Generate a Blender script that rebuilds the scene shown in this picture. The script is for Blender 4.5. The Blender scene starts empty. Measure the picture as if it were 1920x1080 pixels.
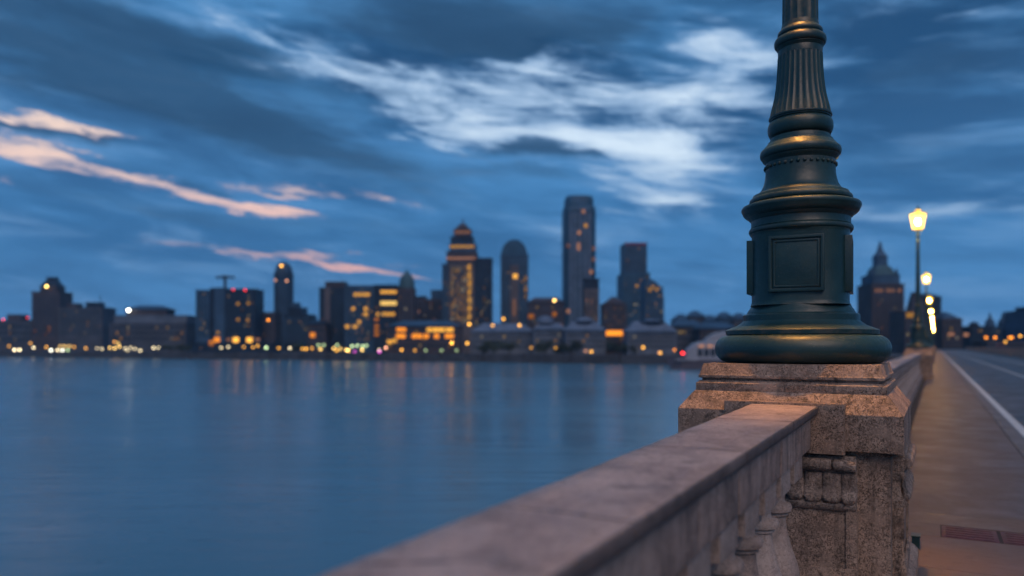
import bpy, bmesh, math, random
from mathutils import Vector, Matrix, noise as mnoise

random.seed(7)
sc = bpy.context.scene
COL = sc.collection

# ------------------------------------------------------------------ camera
S = 1.25                       # metres per layout unit on the bridge
EYE = 1.15 * S                 # eye height over the pavement (pavement is z = 0)
FPX = 1400.0                   # focal length in 1920-wide pixels
TH = math.atan(795 / FPX)      # the bridge runs along +Y, the camera is turned left of it
HOR = 649.0                    # horizon row
cd = bpy.data.cameras.new("camera")
cam = bpy.data.objects.new("camera", cd)
COL.objects.link(cam)
cam.location = (0, 0, EYE)
cam.rotation_euler = (math.pi / 2, 0, TH)
cd.sensor_width = 36.0
cd.lens = 36.0 * FPX / 1920
cd.shift_y = (HOR - 540) / 1920
cd.clip_start = 0.05
cd.clip_end = 20000
cd.dof.use_dof = True
cd.dof.focus_distance = 3.28 * S
cd.dof.aperture_fstop = (cd.lens / 1000) / (0.0225 * S)
cd.dof.aperture_blades = 0
sc.camera = cam

# ------------------------------------------------------------------ exposure / render
sc.view_settings.view_transform = 'Standard'
sc.view_settings.look = 'None'
sc.view_settings.exposure = 0.08
sc.view_settings.gamma = 1.0
sc.view_settings.use_curve_mapping = False
sc.cycles.use_denoising = True
sc.cycles.use_adaptive_sampling = True
sc.cycles.adaptive_threshold = 0.025
sc.cycles.max_bounces = 5
sc.cycles.sample_clamp_indirect = 4.0
sc.cycles.caustics_reflective = False
sc.cycles.caustics_refractive = False

# ------------------------------------------------------------------ world: dusk sky with clouds
def aim(px, py):
    """pixel of the photograph -> compass angle from the bridge axis and elevation (degrees)"""
    phi = math.atan((px - 960) / FPX)
    return math.degrees(phi - TH), math.degrees(math.atan((HOR - py) / FPX * math.cos(phi)))

world = bpy.data.worlds.new("World")
sc.world = world
world.use_nodes = True
wt = world.node_tree
wt.nodes.clear()
def WN(kind, **kw):
    n = wt.nodes.new(kind)
    for k, v in kw.items():
        setattr(n, k, v)
    return n
def wl(a, b):
    wt.links.new(a, b)
def wmath(op, a, b=None, clamp=False):
    n = WN('ShaderNodeMath', operation=op, use_clamp=clamp)
    for i, v in enumerate((a, b)):
        if v is None: continue
        if isinstance(v, (int, float)): n.inputs[i].default_value = v
        else: wl(v, n.inputs[i])
    return n.outputs[0]
def wmix(f, a, b):
    n = WN('ShaderNodeMix', data_type='RGBA')
    n.clamp_factor = True
    for sock, v in ((n.inputs[0], f), (n.inputs[6], a), (n.inputs[7], b)):
        if isinstance(v, (int, float)): sock.default_value = v
        elif isinstance(v, tuple): sock.default_value = (*v, 1)
        else: wl(v, sock)
    return n.outputs[2]
def wnoise(vec, scale, detail, rough, dist=0.0):
    n = WN('ShaderNodeTexNoise')
    n.inputs['Scale'].default_value = scale
    n.inputs['Detail'].default_value = detail
    n.inputs['Roughness'].default_value = rough
    n.inputs['Distortion'].default_value = dist
    wl(vec, n.inputs['Vector'])
    return n
def wsmooth(v, a, b):
    n = WN('ShaderNodeMapRange', interpolation_type='SMOOTHSTEP')
    n.inputs[1].default_value = a; n.inputs[2].default_value = b
    wl(v, n.inputs[0])
    return n.outputs[0]

tc = WN('ShaderNodeTexCoord')
nrm = WN('ShaderNodeVectorMath', operation='NORMALIZE'); wl(tc.outputs['Generated'], nrm.inputs[0])
sep = WN('ShaderNodeSeparateXYZ'); wl(nrm.outputs[0], sep.inputs[0])
az = wmath('MULTIPLY', wmath('ARCTAN2', sep.outputs[0], sep.outputs[1]), 180 / math.pi)
el = wmath('MULTIPLY', wmath('ARCSINE', sep.outputs[2]), 180 / math.pi)
sky_pos = WN('ShaderNodeCombineXYZ'); wl(az, sky_pos.inputs[0]); wl(el, sky_pos.inputs[1])
# seamless domain for the noises: the direction itself, tilted a little and squeezed in height so that clouds stretch along the horizon
def domain(tilt, squeeze):
    ro = WN('ShaderNodeVectorRotate', rotation_type='AXIS_ANGLE')
    ro.inputs['Axis'].default_value = (-math.sin(TH), math.cos(TH), 0)
    ro.inputs['Angle'].default_value = math.radians(tilt)
    wl(nrm.outputs[0], ro.inputs['Vector'])
    mp = WN('ShaderNodeMapping'); mp.inputs['Scale'].default_value = (1.0, 1.0, squeeze)
    wl(ro.outputs[0], mp.inputs['Vector'])
    return mp.outputs[0]
dom = domain(-9, 4.2)
dom_flat = domain(-5, 8.0)
wavy = wnoise(dom, 4.0, 5, 0.55)
wavy_fine = wnoise(dom, 16.0, 4, 0.6)
def warp(amount_node, amount):
    v = WN('ShaderNodeVectorMath', operation='SUBTRACT'); wl(amount_node.outputs['Color'], v.inputs[0]); v.inputs[1].default_value = (.5, .5, .5)
    m = WN('ShaderNodeVectorMath', operation='MULTIPLY'); wl(v.outputs[0], m.inputs[0]); m.inputs[1].default_value = amount
    return m.outputs[0]
w1 = WN('ShaderNodeVectorMath', operation='ADD'); wl(sky_pos.outputs[0], w1.inputs[0]); wl(warp(wavy, (11, 3.6, 0)), w1.inputs[1])
w2 = WN('ShaderNodeVectorMath', operation='ADD'); wl(w1.outputs[0], w2.inputs[0]); wl(warp(wavy_fine, (5.0, 1.5, 0)), w2.inputs[1])

def bank(items):
    """sum of soft elongated patches; (px, py, half length px, half thickness px, tilt down to the right, weight)"""
    total = None
    for px, py, hl, ht, ang, wgt in items:
        a0, e0 = aim(px, py)
        k = math.degrees(1 / FPX)
        mp = WN('ShaderNodeMapping', vector_type='TEXTURE')
        mp.inputs['Location'].default_value = (a0, e0, 0)
        mp.inputs['Rotation'].default_value = (0, 0, -math.radians(ang))
        mp.inputs['Scale'].default_value = (hl * k, ht * k, 1)
        wl(w2.outputs[0], mp.inputs['Vector'])
        d = WN('ShaderNodeVectorMath', operation='DOT_PRODUCT'); wl(mp.outputs[0], d.inputs[0]); wl(mp.outputs[0], d.inputs[1])
        g = wmath('MULTIPLY', wmath('EXPONENT', wmath('MULTIPLY', d.outputs['Value'], -1.0)), wgt)
        total = g if total is None else wmath('ADD', total, g)
    return total

pale = bank([
    (1010, 172, 270, 74, 3, .95), (700, 155, 160, 44, 22, .85), (830, 236, 150, 26, 20, .8), (1300, 225, 120, 66, -14, .8),
    (980, 258, 190, 22, 8, .55), (1230, 292, 180, 20, 8, .8), (560, 66, 240, 26, 12, .55), (320, 108, 150, 24, 8, .55),
    (1160, 350, 140, 32, 12, .6), (1250, 386, 80, 20, 4, .55), (1330, 58, 80, 44, -10, .55), (1000, 90, 80, 70, 0, .55),
    (540, 130, 140, 24, 6, .65), (1870, 38, 140, 28, 0, .5), (1460, 110, 180, 60, 8, .4), (1830, 395, 240, 34, 4, .4),
    (230, 18, 300, 34, 12, .42), (1190, 215, 150, 50, 0, .45), (1400, 330, 300, 80, 6, .32), (900, 430, 360, 56, 4, .32), (250, 440, 320, 44, 4, .28), (700, 330, 260, 32, 10, .26)])
rosy = bank([
    (100, 300, 170, 15, 7, .95), (100, 240, 120, 9, 6, .62), (200, 254, 70, 8, 4, .62), (320, 346, 170, 11, 13, .95),
    (460, 378, 140, 10, 10, .95), (610, 366, 170, 10, 4, .9), (530, 397, 90, 7, 3, .85), (530, 480, 240, 10, 4, .72),
    (690, 500, 150, 7, 7, .95), (610, 470, 60, 7, 4, .7), (780, 490, 60, 6, 9, .4), (12, 348, 50, 7, 3, .6), (925, 470, 26, 6, 0, .5)])
heavy = bank([
    (380, 85, 330, 34, 10, .9), (880, 40, 260, 55, 0, .95), (420, 205, 420, 55, 16, .9), (880, 72, 80, 24, 4, .7), (1010, 285, 150, 20, 5, .9), (120, 140, 220, 50, 10, .6),
    (800, 203, 80, 14, 18, .85), (1180, 165, 60, 12, -8, .6), (60, 250, 70, 10, 5, .6), (180, 262, 70, 8, 6, .6), (400, 350, 70, 5, 8, .6), (1150, 60, 90, 30, 0, .5), (1790, 130, 160, 40, 4, .45), (640, 430, 300, 22, 4, .35), (1700, 300, 260, 40, 3, .3),
    (950, 330, 120, 16, 5, .4), (200, 380, 220, 20, 6, .35)])
body = wnoise(dom, 2.6, 6, 0.56, 0.4)
wisps = wnoise(dom_flat, 5.0, 7, 0.60, 0.4)
clumps = wnoise(dom, 6.5, 6, 0.58, 0.7)
grain = wmath('ADD', wmath('MULTIPLY', wisps.outputs['Fac'], 1.1), wmath('ADD', wmath('MULTIPLY', clumps.outputs['Fac'], 2.3), -0.75))
tufts = wnoise(dom, 26.0, 4, 0.62, 0.6)
grain = wmath('MULTIPLY', grain, wmath('ADD', wmath('MULTIPLY', tufts.outputs['Fac'], 1.7), .15))
heavy_m = wsmooth(wmath('MULTIPLY', heavy, wmath('ADD', wmath('MULTIPLY', clumps.outputs['Fac'], 2.0), 0.0)), 0.05, 0.9)
def eroded(mass, gain, ca, ta, off):
    """patches eaten away by cloud noise, so that their edges break into tufts and gaps"""
    mass = wmath('SUBTRACT', 1.0, wmath('EXPONENT', wmath('MULTIPLY', wmath('MAXIMUM', mass, 0.0), -1.15)))
    n = wmath('ADD', wmath('MULTIPLY', wmath('SUBTRACT', clumps.outputs['Fac'], .5), ca), wmath('MULTIPLY', wmath('SUBTRACT', tufts.outputs['Fac'], .5), ta))
    n = wmath('ADD', n, wmath('MULTIPLY', wmath('SUBTRACT', wisps.outputs['Fac'], .5), ca * .7))
    v = wmath('ADD', wmath('SUBTRACT', wmath('MULTIPLY', mass, gain), off), n)
    return wmath('MULTIPLY', v, wsmooth(mass, 0.0, 0.62))
pale_v = eroded(wmath('SUBTRACT', pale, wmath('MULTIPLY', heavy_m, .55)), 1.40, 2.6, .55, .40)
rosy_v = eroded(rosy, 1.75, 2.4, 1.6, .40)
# the clear dusk air behind the clouds
sky = WN('ShaderNodeTexSky', sky_type='NISHITA')
sky.sun_disc = False
sky.sun_elevation = math.radians(2.0)
sky.sun_rotation = math.radians(145)
sky.altitude = 0; sky.air_density = 1.0; sky.dust_density = 0.6; sky.ozone_density = 4.0
sky_dim = WN('ShaderNodeVectorMath', operation='SCALE'); wl(sky.outputs[0], sky_dim.inputs[0]); sky_dim.inputs['Scale'].default_value = 0.02
tone = wmath('ADD', wmath('MULTIPLY', body.outputs['Fac'], .55), wmath('ADD', wmath('MULTIPLY', clumps.outputs['Fac'], .25), wmath('MULTIPLY', wisps.outputs['Fac'], .20)))
cloud = wmix(wsmooth(tone, 0.39, 0.60), (0.014, 0.062, 0.155), (0.070, 0.240, 0.50))
low = wsmooth(el, 22.0, 2.0)
cloud = wmix(wmath('MULTIPLY', low, 0.55), cloud, (0.056, 0.235, 0.55))
veil = wsmooth(wmath('ADD', wmath('MULTIPLY', wisps.outputs['Fac'], .5), wmath('MULTIPLY', clumps.outputs['Fac'], .5)), 0.50, 0.70)
cloud = wmix(wmath('MULTIPLY', veil, 0.45), cloud, (0.19, 0.36, 0.62))
cloud = wmix(wmath('MULTIPLY', heavy_m, 0.85), cloud, (0.013, 0.049, 0.110))
cloud = wmix(wmath('MULTIPLY', wsmooth(pale_v, -0.1, 0.75), .9), cloud, (0.20, 0.37, 0.62))
cloud = wmix(wsmooth(pale_v, 0.15, 1.45), cloud, (0.70, 0.84, 0.97))
rosy_c = wmix(wsmooth(el, 16.0, 5.0), (1.0, 0.76, 0.62), (0.80, 0.46, 0.44))
cloud = wmix(wmath('MULTIPLY', wsmooth(rosy_v, 0.0, 0.8), .7), cloud, (0.30, 0.30, 0.42))
cloud = wmix(wsmooth(rosy_v, 0.2, 1.35), cloud, rosy_c)
allsky = WN('ShaderNodeVectorMath', operation='ADD'); wl(cloud, allsky.inputs[0]); wl(sky_dim.outputs[0], allsky.inputs[1])
bg = WN('ShaderNodeBackground'); wl(allsky.outputs[0], bg.inputs['Color']); bg.inputs['Strength'].default_value = 1.0
wo = WN('ShaderNodeOutputWorld'); wl(bg.outputs[0], wo.inputs['Surface'])
world.cycles.sampling_method = 'MANUAL'
world.cycles.sample_map_resolution = 512

# ------------------------------------------------------------------ sun: the last afterglow, very soft
sd = bpy.data.lights.new("sun", 'SUN')
sd.energy = 1.15
sd.angle = math.radians(40)
sd.color = (1.0, 0.73, 0.61)
sun = bpy.data.objects.new("sun", sd)
COL.objects.link(sun)
sun.rotation_euler = Vector((-0.50, 0.66, -0.80)).to_track_quat('-Z', 'Y').to_euler()

# ------------------------------------------------------------------ helpers
FW = Vector((-math.sin(TH), math.cos(TH), 0))
RT = Vector((math.cos(TH), math.sin(TH), 0))
WATER_Z = EYE - 8.0
LAND_Z = EYE - 4.2
def P(px, py, z):
    """point at camera depth z (metres) seen at a pixel of the photograph"""
    return Vector((0, 0, EYE)) + FW * z + RT * ((px - 960) / FPX * z) + Vector((0, 0, (HOR - py) / FPX * z))
def on_ground(px, z, h=LAND_Z):
    p = P(px, HOR, z); p.z = h
    return p
def shore_depth(px):
    r = (px - 960) / FPX
    k = (r * 574 + 393.6) / (461.6 + 245 * r)
    return 574 - 245 * k

def link(name, me, mat=None, parent=None, loc=(0, 0, 0), rot=None, smooth=None):
    o = bpy.data.objects.new(name, me)
    COL.objects.link(o)
    o.location = loc
    if rot is not None: o.rotation_euler = rot
    if parent is not None: o.parent = parent
    if mat is not None and not me.materials: me.materials.append(mat)
    if smooth is not None:
        for p in me.polygons: p.use_smooth = True
        me.set_sharp_from_angle(angle=math.radians(smooth))
    return o
def empty(name, loc=(0, 0, 0), rz=0.0):
    o = bpy.data.objects.new(name, None)
    COL.objects.link(o); o.location = loc; o.rotation_euler = (0, 0, rz); o.empty_display_size = .2
    return o
def tag(o, label, cat=None, group=None, kind=None):
    if label: o['label'] = label
    if cat: o['category'] = cat
    if group: o['group'] = group
    if kind: o['kind'] = kind
    return o
def copy_tree(o, parent=None):
    c = o.copy(); COL.objects.link(c); c.parent = parent
    for ch in list(o.children): copy_tree(ch, c)
    return c

class MB:
    """collects vertices and faces of one mesh"""
    def __init__(s): s.v = []; s.f = []
    def add(s, vs, fs):
        b = len(s.v); s.v += [tuple(x) for x in vs]; s.f += [tuple(i + b for i in f) for f in fs]
        return s
    def box(s, x0, x1, y0, y1, z0, z1):
        return s.add([(x0, y0, z0), (x1, y0, z0), (x1, y1, z0), (x0, y1, z0), (x0, y0, z1), (x1, y0, z1), (x1, y1, z1), (x0, y1, z1)],
                     [(0, 3, 2, 1), (4, 5, 6, 7), (0, 1, 5, 4), (1, 2, 6, 5), (2, 3, 7, 6), (3, 0, 4, 7)])
    def rings(s, rings, cap=True):
        n = len(rings[0]); vs = [p for r in rings for p in r]; fs = []
        for i in range(len(rings) - 1):
            for j in range(n):
                a = i * n + j; b = i * n + (j + 1) % n
                fs.append((a, b, b + n, a + n))
        if cap:
            fs.append(tuple(reversed(range(n)))); fs.append(tuple(range((len(rings) - 1) * n, len(rings) * n)))
        return s.add(vs, fs)
    def lathe(s, prof, seg=48, flute=None, cx=0, cy=0, cz=0, cap=True):
        """prof: (radius, height); flute: (count, depth) as share of the radius"""
        R = []
        for r, h in prof:
            ring = []
            for j in range(seg):
                a = 2 * math.pi * j / seg
                rr = r
                if flute:
                    c, d = flute
                    rr = r * (1 - d * abs(math.sin(a * c / 2)) ** .7) if d >= 0 else r * (1 + d * (1 - abs(math.sin(a * c / 2)) ** .7))
                ring.append((cx + rr * math.cos(a), cy + rr * math.sin(a), cz + h))
            R.append(ring)
        return s.rings(R, cap)
    def square(s, prof, cham=0.0):
        """prof: (half width, height): a square (or chamfered) stack"""
        R = []
        for w, h in prof:
            if cham: R.append([(w, -w + cham, h), (w, w - cham, h), (w - cham, w, h), (-w + cham, w, h), (-w, w - cham, h), (-w, -w + cham, h), (-w + cham, -w, h), (w - cham, -w, h)])
            else: R.append([(w, -w, h), (w, w, h), (-w, w, h), (-w, -w, h)])
        return s.rings(R)
    def tube(s, a, b, r, seg=10, r2=None):
        a = Vector(a); b = Vector(b); d = (b - a).normalized()
        u = d.orthogonal().normalized(); w = d.cross(u)
        r2 = r if r2 is None else r2
        return s.rings([[a + (u * math.cos(2 * math.pi * j / seg) + w * math.sin(2 * math.pi * j / seg)) * r for j in range(seg)],
                        [b + (u * math.cos(2 * math.pi * j / seg) + w * math.sin(2 * math.pi * j / seg)) * r2 for j in range(seg)]])
    def ball(s, c, rx, ry, rz, seg=12, rng=8):
        R = []
        for i in range(1, rng):
            t = -math.pi / 2 + math.pi * i / rng
            R.append([(c[0] + rx * math.cos(t) * math.cos(2 * math.pi * j / seg), c[1] + ry * math.cos(t) * math.sin(2 * math.pi * j / seg), c[2] + rz * math.sin(t)) for j in range(seg)])
        return s.rings(R)
    def mesh(s, name):
        me = bpy.data.meshes.new(name); me.from_pydata(s.v, [], s.f); me.update(); return me
    def put(s, name, mat, parent=None, loc=(0, 0, 0), rot=None, smooth=None):
        return link(name, s.mesh(name), mat, parent, loc, rot, smooth)

def weather(o, bevel=.006, cell=.05, amp=.0016, seg=2, freq=9.0):
    """bevel the edges of a stone, cut it fine and let the faces wander a little"""
    me = o.data
    bm = bmesh.new(); bm.from_mesh(me)
    bmesh.ops.recalc_face_normals(bm, faces=bm.faces)
    sharp = [e for e in bm.edges if len(e.link_faces) == 2 and e.calc_face_angle(0) > math.radians(12)]
    if bevel: bmesh.ops.bevel(bm, geom=sharp, offset=bevel, segments=seg, profile=.6, affect='EDGES', clamp_overlap=True)
    if cell:
        for _ in range(5):
            lng = [e for e in bm.edges if e.calc_length() > cell * 1.6]
            if not lng: break
            bmesh.ops.subdivide_edges(bm, edges=lng, cuts=1, use_grid_fill=True)
        bm.normal_update()
        off = Vector((random.random() * 50, random.random() * 50, random.random() * 50))
        for v in bm.verts:
            p = v.co * freq + off
            a = mnoise.noise(p) + .6 * mnoise.noise(p * 3.1) + .5 * mnoise.noise(p * 8.3)
            v.co += v.normal * (a * amp)
    bm.to_mesh(me); bm.free()
    for p in me.polygons: p.use_smooth = bool(cell) or p.area < .003
    me.set_sharp_from_angle(angle=math.radians(48))
    return o

# ------------------------------------------------------------------ materials
def new_mat(name):
    m = bpy.data.materials.new(name); m.use_nodes = True
    nt = m.node_tree
    return m, nt, nt.nodes['Principled BSDF']
class NT:
    def __init__(s, nt): s.nt = nt
    def n(s, kind, **kw):
        x = s.nt.nodes.new(kind)
        for k, v in kw.items(): setattr(x, k, v)
        return x
    def l(s, a, b): s.nt.links.new(a, b)
    def coords(s, which='Object', scale=(1, 1, 1)):
        t = s.n('ShaderNodeTexCoord'); m = s.n('ShaderNodeMapping'); m.inputs['Scale'].default_value = scale
        s.l(t.outputs[which], m.inputs['Vector']); return m.outputs[0]
    def world(s, scale=(1, 1, 1)):
        t = s.n('ShaderNodeNewGeometry'); m = s.n('ShaderNodeMapping'); m.inputs['Scale'].default_value = scale
        s.l(t.outputs['Position'], m.inputs['Vector']); return m.outputs[0]
    def noise(s, vec, scale, detail=5, rough=.6, dist=0.):
        x = s.n('ShaderNodeTexNoise'); x.inputs['Scale'].default_value = scale; x.inputs['Detail'].default_value = detail
        x.inputs['Roughness'].default_value = rough; x.inputs['Distortion'].default_value = dist
        s.l(vec, x.inputs['Vector']); return x.outputs['Fac']
    def vor(s, vec, scale, feature='F1', rnd=1.0):
        x = s.n('ShaderNodeTexVoronoi', feature=feature); x.inputs['Scale'].default_value = scale; x.inputs['Randomness'].default_value = rnd
        s.l(vec, x.inputs['Vector']); return x
    def step(s, v, a, b, lo=0., hi=1.):
        x = s.n('ShaderNodeMapRange', interpolation_type='SMOOTHSTEP')
        for i, k in enumerate((a, b, lo, hi)): x.inputs[i + 1].default_value = k
        s.l(v, x.inputs[0]); return x.outputs[0]
    def mix(s, f, a, b):
        x = s.n('ShaderNodeMix', data_type='RGBA')
        for sock, v in ((x.inputs[0], f), (x.inputs[6], a), (x.inputs[7], b)):
            if isinstance(v, (int, float)): sock.default_value = v
            elif isinstance(v, tuple): sock.default_value = (*v, 1)
            else: s.l(v, sock)
        return x.outputs[2]
    def math(s, op, a, b=None):
        x = s.n('ShaderNodeMath', operation=op)
        for i, v in enumerate((a, b)):
            if v is None: continue
            if isinstance(v, (int, float)): x.inputs[i].default_value = v
            else: s.l(v, x.inputs[i])
        return x.outputs[0]
    def bump(s, h, strength, dist, prev=None):
        x = s.n('ShaderNodeBump'); x.inputs['Strength'].default_value = strength; x.inputs['Distance'].default_value = dist
        s.l(h, x.inputs['Height'])
        if prev is not None: s.l(prev, x.inputs['Normal'])
        return x.outputs[0]

def stone_mat(name, base, dark, light, speck=.8, rough=.75, bump=1.0, stain=.5, streak=False, tint=None, rain=False, pits=False):
    m, nt, b = new_mat(name); t = NT(nt)
    v = t.world()
    big = t.noise(v, 2.3, 4, .6)
    mid = t.noise(v, 14, 6, .65, .4)
    fine = t.noise(v, 95, 3, .65)
    c = t.mix(t.step(mid, .3, .72), dark, base)
    c = t.mix(t.step(big, .42, .75), c, light)
    blk = t.math('MULTIPLY', t.step(t.noise(v, 82, 3, .7, 1.6), .50, .60), t.step(t.noise(v, 7, 4, .6), .30, .52))
    c = t.mix(t.math('MULTIPLY', blk, speck), c, tuple(x * .16 for x in base))
    c = t.mix(t.math('MULTIPLY', t.step(fine, .56, .72), speck * .55), c, tuple(min(1, x * 1.9) for x in base))
    c = t.mix(t.math('MULTIPLY', t.step(fine, .46, .30), speck * .8), c, tuple(x * .35 for x in base))
    grime = t.noise(t.world((1, 1, .35)) if streak else v, 5.5, 6, .7, .6)
    c = t.mix(t.math('MULTIPLY', t.step(grime, .52, .70), stain), c, (.035, .030, .028))
    if rain:
        rn = t.noise(t.world((9, 9, .8)), 1.0, 5, .65)
        c = t.mix(t.math('MULTIPLY', t.step(rn, .52, .68), .6), c, (.045, .038, .034))
        c = t.mix(t.math('MULTIPLY', t.step(t.noise(v, 8, 5, .7, .5), .62, .74), .5), c, (.33, .22, .13))
    if pits:
        pt = t.vor(t.world((1, 1, .3)), 6.5)
        c = t.mix(t.math('MULTIPLY', t.step(t.math('ADD', pt.outputs['Distance'], t.math('MULTIPLY', fine, .06)), .115, .075), t.step(t.noise(v, 2.1, 3, .5), .48, .56)), c, (.05, .042, .04))
        ck = t.vor(t.world((1, 1, .2)), 1.7, 'DISTANCE_TO_EDGE')
        c = t.mix(t.math('MULTIPLY', t.step(t.math('ADD', ck.outputs['Distance'], t.math('MULTIPLY', t.math('SUBTRACT', mid, .5), .05)), .010, .002), t.step(t.noise(v, 1.3, 3, .5), .46, .56)), c, (.06, .05, .047))
    if tint: c = t.mix(t.math('MULTIPLY', t.step(t.noise(v, 3.7, 5, .6), .55, .75), .6), c, tint)
    if streak:
        st = t.noise(t.world((16, 16, .9)), 1.0, 4, .6)
        c = t.mix(t.math('MULTIPLY', t.step(st, .5, .72), .75), c, (.06, .05, .048))
        c = t.mix(t.math('MULTIPLY', t.step(st, .46, .3), .4), c, light)
    nt.links.new(c, b.inputs['Base Color'])
    r = t.step(fine, .3, .7, rough - .12, rough + .1)
    nt.links.new(r, b.inputs['Roughness'])
    h = t.math('ADD', t.math('MULTIPLY', fine, .6), t.math('SUBTRACT', t.math('MULTIPLY', mid, .6), t.math('MULTIPLY', blk, .7)))
    nt.links.new(t.bump(h, .55 * bump, .006), b.inputs['Normal'])
    return m
M = {}
M['granite'] = stone_mat('granite', (.42, .295, .22), (.21, .145, .11), (.50, .365, .275), .95, .72, 1.5, .85, rain=True)
M['coping'] = stone_mat('coping_stone', (.52, .385, .335), (.30, .22, .19), (.60, .465, .41), .5, .6, 1.0, .5, tint=(.30, .235, .225), pits=True)
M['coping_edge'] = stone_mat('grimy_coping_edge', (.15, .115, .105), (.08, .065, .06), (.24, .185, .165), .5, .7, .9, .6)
M['frieze'] = stone_mat('frieze_stone', (.42, .31, .26), (.22, .16, .135), (.50, .38, .32), .5, .74, 1.0, .75, streak=True)
M['baluster'] = stone_mat('baluster_stone', (.42, .325, .28), (.30, .235, .20), (.50, .40, .345), .45, .74, 1.0, .4)
M['carved'] = stone_mat('carved_stone', (.38, .30, .25), (.17, .13, .11), (.47, .37, .30), .8, .8, 1.6, .9)

def iron_mat(name='green_iron_paint', worn=1.0):
    m, nt, b = new_mat(name); t = NT(nt)
    v = t.coords('Object')
    big = t.noise(v, 5, 4, .6); mid = t.noise(v, 38, 4, .6); fine = t.noise(v, 210, 2, .5)
    c = t.mix(t.step(big, .3, .7), (.007, .030, .031), (.012, .047, .047))
    dust = t.math('MULTIPLY', t.step(t.vor(v, 70).outputs['Distance'], .20, .08), t.step(t.noise(v, 12, 4, .65), .46, .62))
    c = t.mix(t.math('MULTIPLY', dust, .7), c, (.16, .15, .12))
    c = t.mix(t.math('MULTIPLY', t.step(t.noise(v, 24, 6, .72, .5), .60, .72), .6), c, (.045, .040, .030))
    geo = t.n('ShaderNodeNewGeometry')
    wear = t.math('MULTIPLY', t.step(geo.outputs['Pointiness'], .515, .56), t.step(t.noise(v, 17, 5, .7), .42, .62))
    c = t.mix(t.math('MULTIPLY', wear, .6 * worn), c, (.085, .080, .062))
    rust = t.math('MULTIPLY', t.step(geo.outputs['Pointiness'], .49, .45), t.step(t.noise(v, 11, 5, .7), .45, .65))
    c = t.mix(t.math('MULTIPLY', rust, .7 * worn), c, (.035, .022, .013))
    nt.links.new(c, b.inputs['Base Color'])
    nt.links.new(t.step(t.math('ADD', t.math('MULTIPLY', mid, .5), t.math('MULTIPLY', big, .5)), .35, .65, .32, .56), b.inputs['Roughness'])
    b.inputs['IOR'].default_value = 1.5
    h = t.math('ADD', t.math('MULTIPLY', mid, 1.0), t.math('MULTIPLY', fine, .25))
    nt.links.new(t.bump(h, .30, .005), b.inputs['Normal'])
    b.inputs['Coat Weight'].default_value = .10; b.inputs['Coat Roughness'].default_value = .24
    return m
M['iron'] = iron_mat()
M['iron_panel'] = iron_mat('green_iron_panel_paint', 0.0)

def plain(name, col, rough=.6, metal=0., vary=.25, scale=3., bump=0., spec=None):
    m, nt, b = new_mat(name); t = NT(nt)
    v = t.world()
    f = t.noise(v, scale, 5, .62)
    c = t.mix(t.step(f, .3, .7), tuple(x * (1 - vary) for x in col), tuple(min(1, x * (1 + vary)) for x in col))
    nt.links.new(c, b.inputs['Base Color'])
    b.inputs['Roughness'].default_value = rough; b.inputs['Metallic'].default_value = metal
    if spec is not None: b.inputs['Specular IOR Level'].default_value = spec
    if bump: nt.links.new(t.bump(t.noise(v, scale * 6, 4, .6), bump, .01), b.inputs['Normal'])
    return m
def glow(name, col, strength):
    m = bpy.data.materials.new(name); m.use_nodes = True
    nt = m.node_tree; nt.nodes.clear()
    e = nt.nodes.new('ShaderNodeEmission'); e.inputs['Color'].default_value = (*col, 1); e.inputs['Strength'].default_value = strength
    o = nt.nodes.new('ShaderNodeOutputMaterial'); nt.links.new(e.outputs[0], o.inputs['Surface'])
    return m

def slab_mat(name, a, b2, rough=.5):
    m, nt, b = new_mat(name); t = NT(nt)
    v = t.world()
    big = t.noise(v, 1.6, 5, .65, .4); mid = t.noise(v, 12, 6, .65); fine = t.noise(v, 130, 3, .6)
    c = t.mix(t.step(big, .32, .7), a, b2)
    c = t.mix(t.math('MULTIPLY', t.step(mid, .5, .75), .55), c, tuple(x * .5 for x in a))
    c = t.mix(t.math('MULTIPLY', t.step(fine, .55, .8), .5), c, tuple(min(1, x * 1.8) for x in b2))
    oi = t.n('ShaderNodeObjectInfo')
    c = t.mix(t.math('MULTIPLY', oi.outputs['Random'], .12), c, tuple(x * .55 for x in b2))
    nt.links.new(c, b.inputs['Base Color'])
    nt.links.new(t.step(big, .3, .7, rough - .1, rough + .15), b.inputs['Roughness'])
    nt.links.new(t.bump(t.math('ADD', mid, t.math('MULTIPLY', fine, .6)), .35, .006), b.inputs['Normal'])
    return m
M['paving'] = slab_mat('paving_stone', (.105, .070, .048), (.150, .100, .070), .52)
M['mortar'] = plain('joint_mortar', (.045, .032, .024), .9)
M['kerb'] = slab_mat('kerb_granite', (.13, .11, .10), (.18, .155, .14), .6)
M['asphalt'] = slab_mat('asphalt', (.050, .046, .045), (.070, .064, .062), .48)
M['line'] = plain('road_paint', (.62, .60, .56), .55, 0, .3, 9, .2)
M['redplate'] = plain('red_iron_plate', (.10, .026, .024), .5, .3, .35, 16, .5)
M['deck'] = plain('bridge_concrete', (.24, .20, .17), .85, 0, .25, 1.0)
M['quay'] = plain('quay_stone', (.055, .055, .060), .85, 0, .35, .2)
M['land'] = plain('city_ground', (.07, .07, .07), .9, 0, .3, .05)
M['tealbox'] = plain('teal_painted_metal', (.012, .055, .068), .4, .2)
M['dark_glass'] = plain('dark_window_glass', (.018, .026, .036), .18, 0, .1, 1., 0, .6)
M['dark_metal'] = plain('dark_metal', (.03, .032, .035), .5, .4)
M['hull'] = plain('dark_hull_paint', (.10, .085, .10), .45, 0, .15, .5)
M['white_paint'] = plain('white_boat_paint', (.27, .28, .31), .4, 0, .1, .5)
M['bark'] = plain('bark', (.04, .03, .025), .9, 0, .3, 3)
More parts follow.
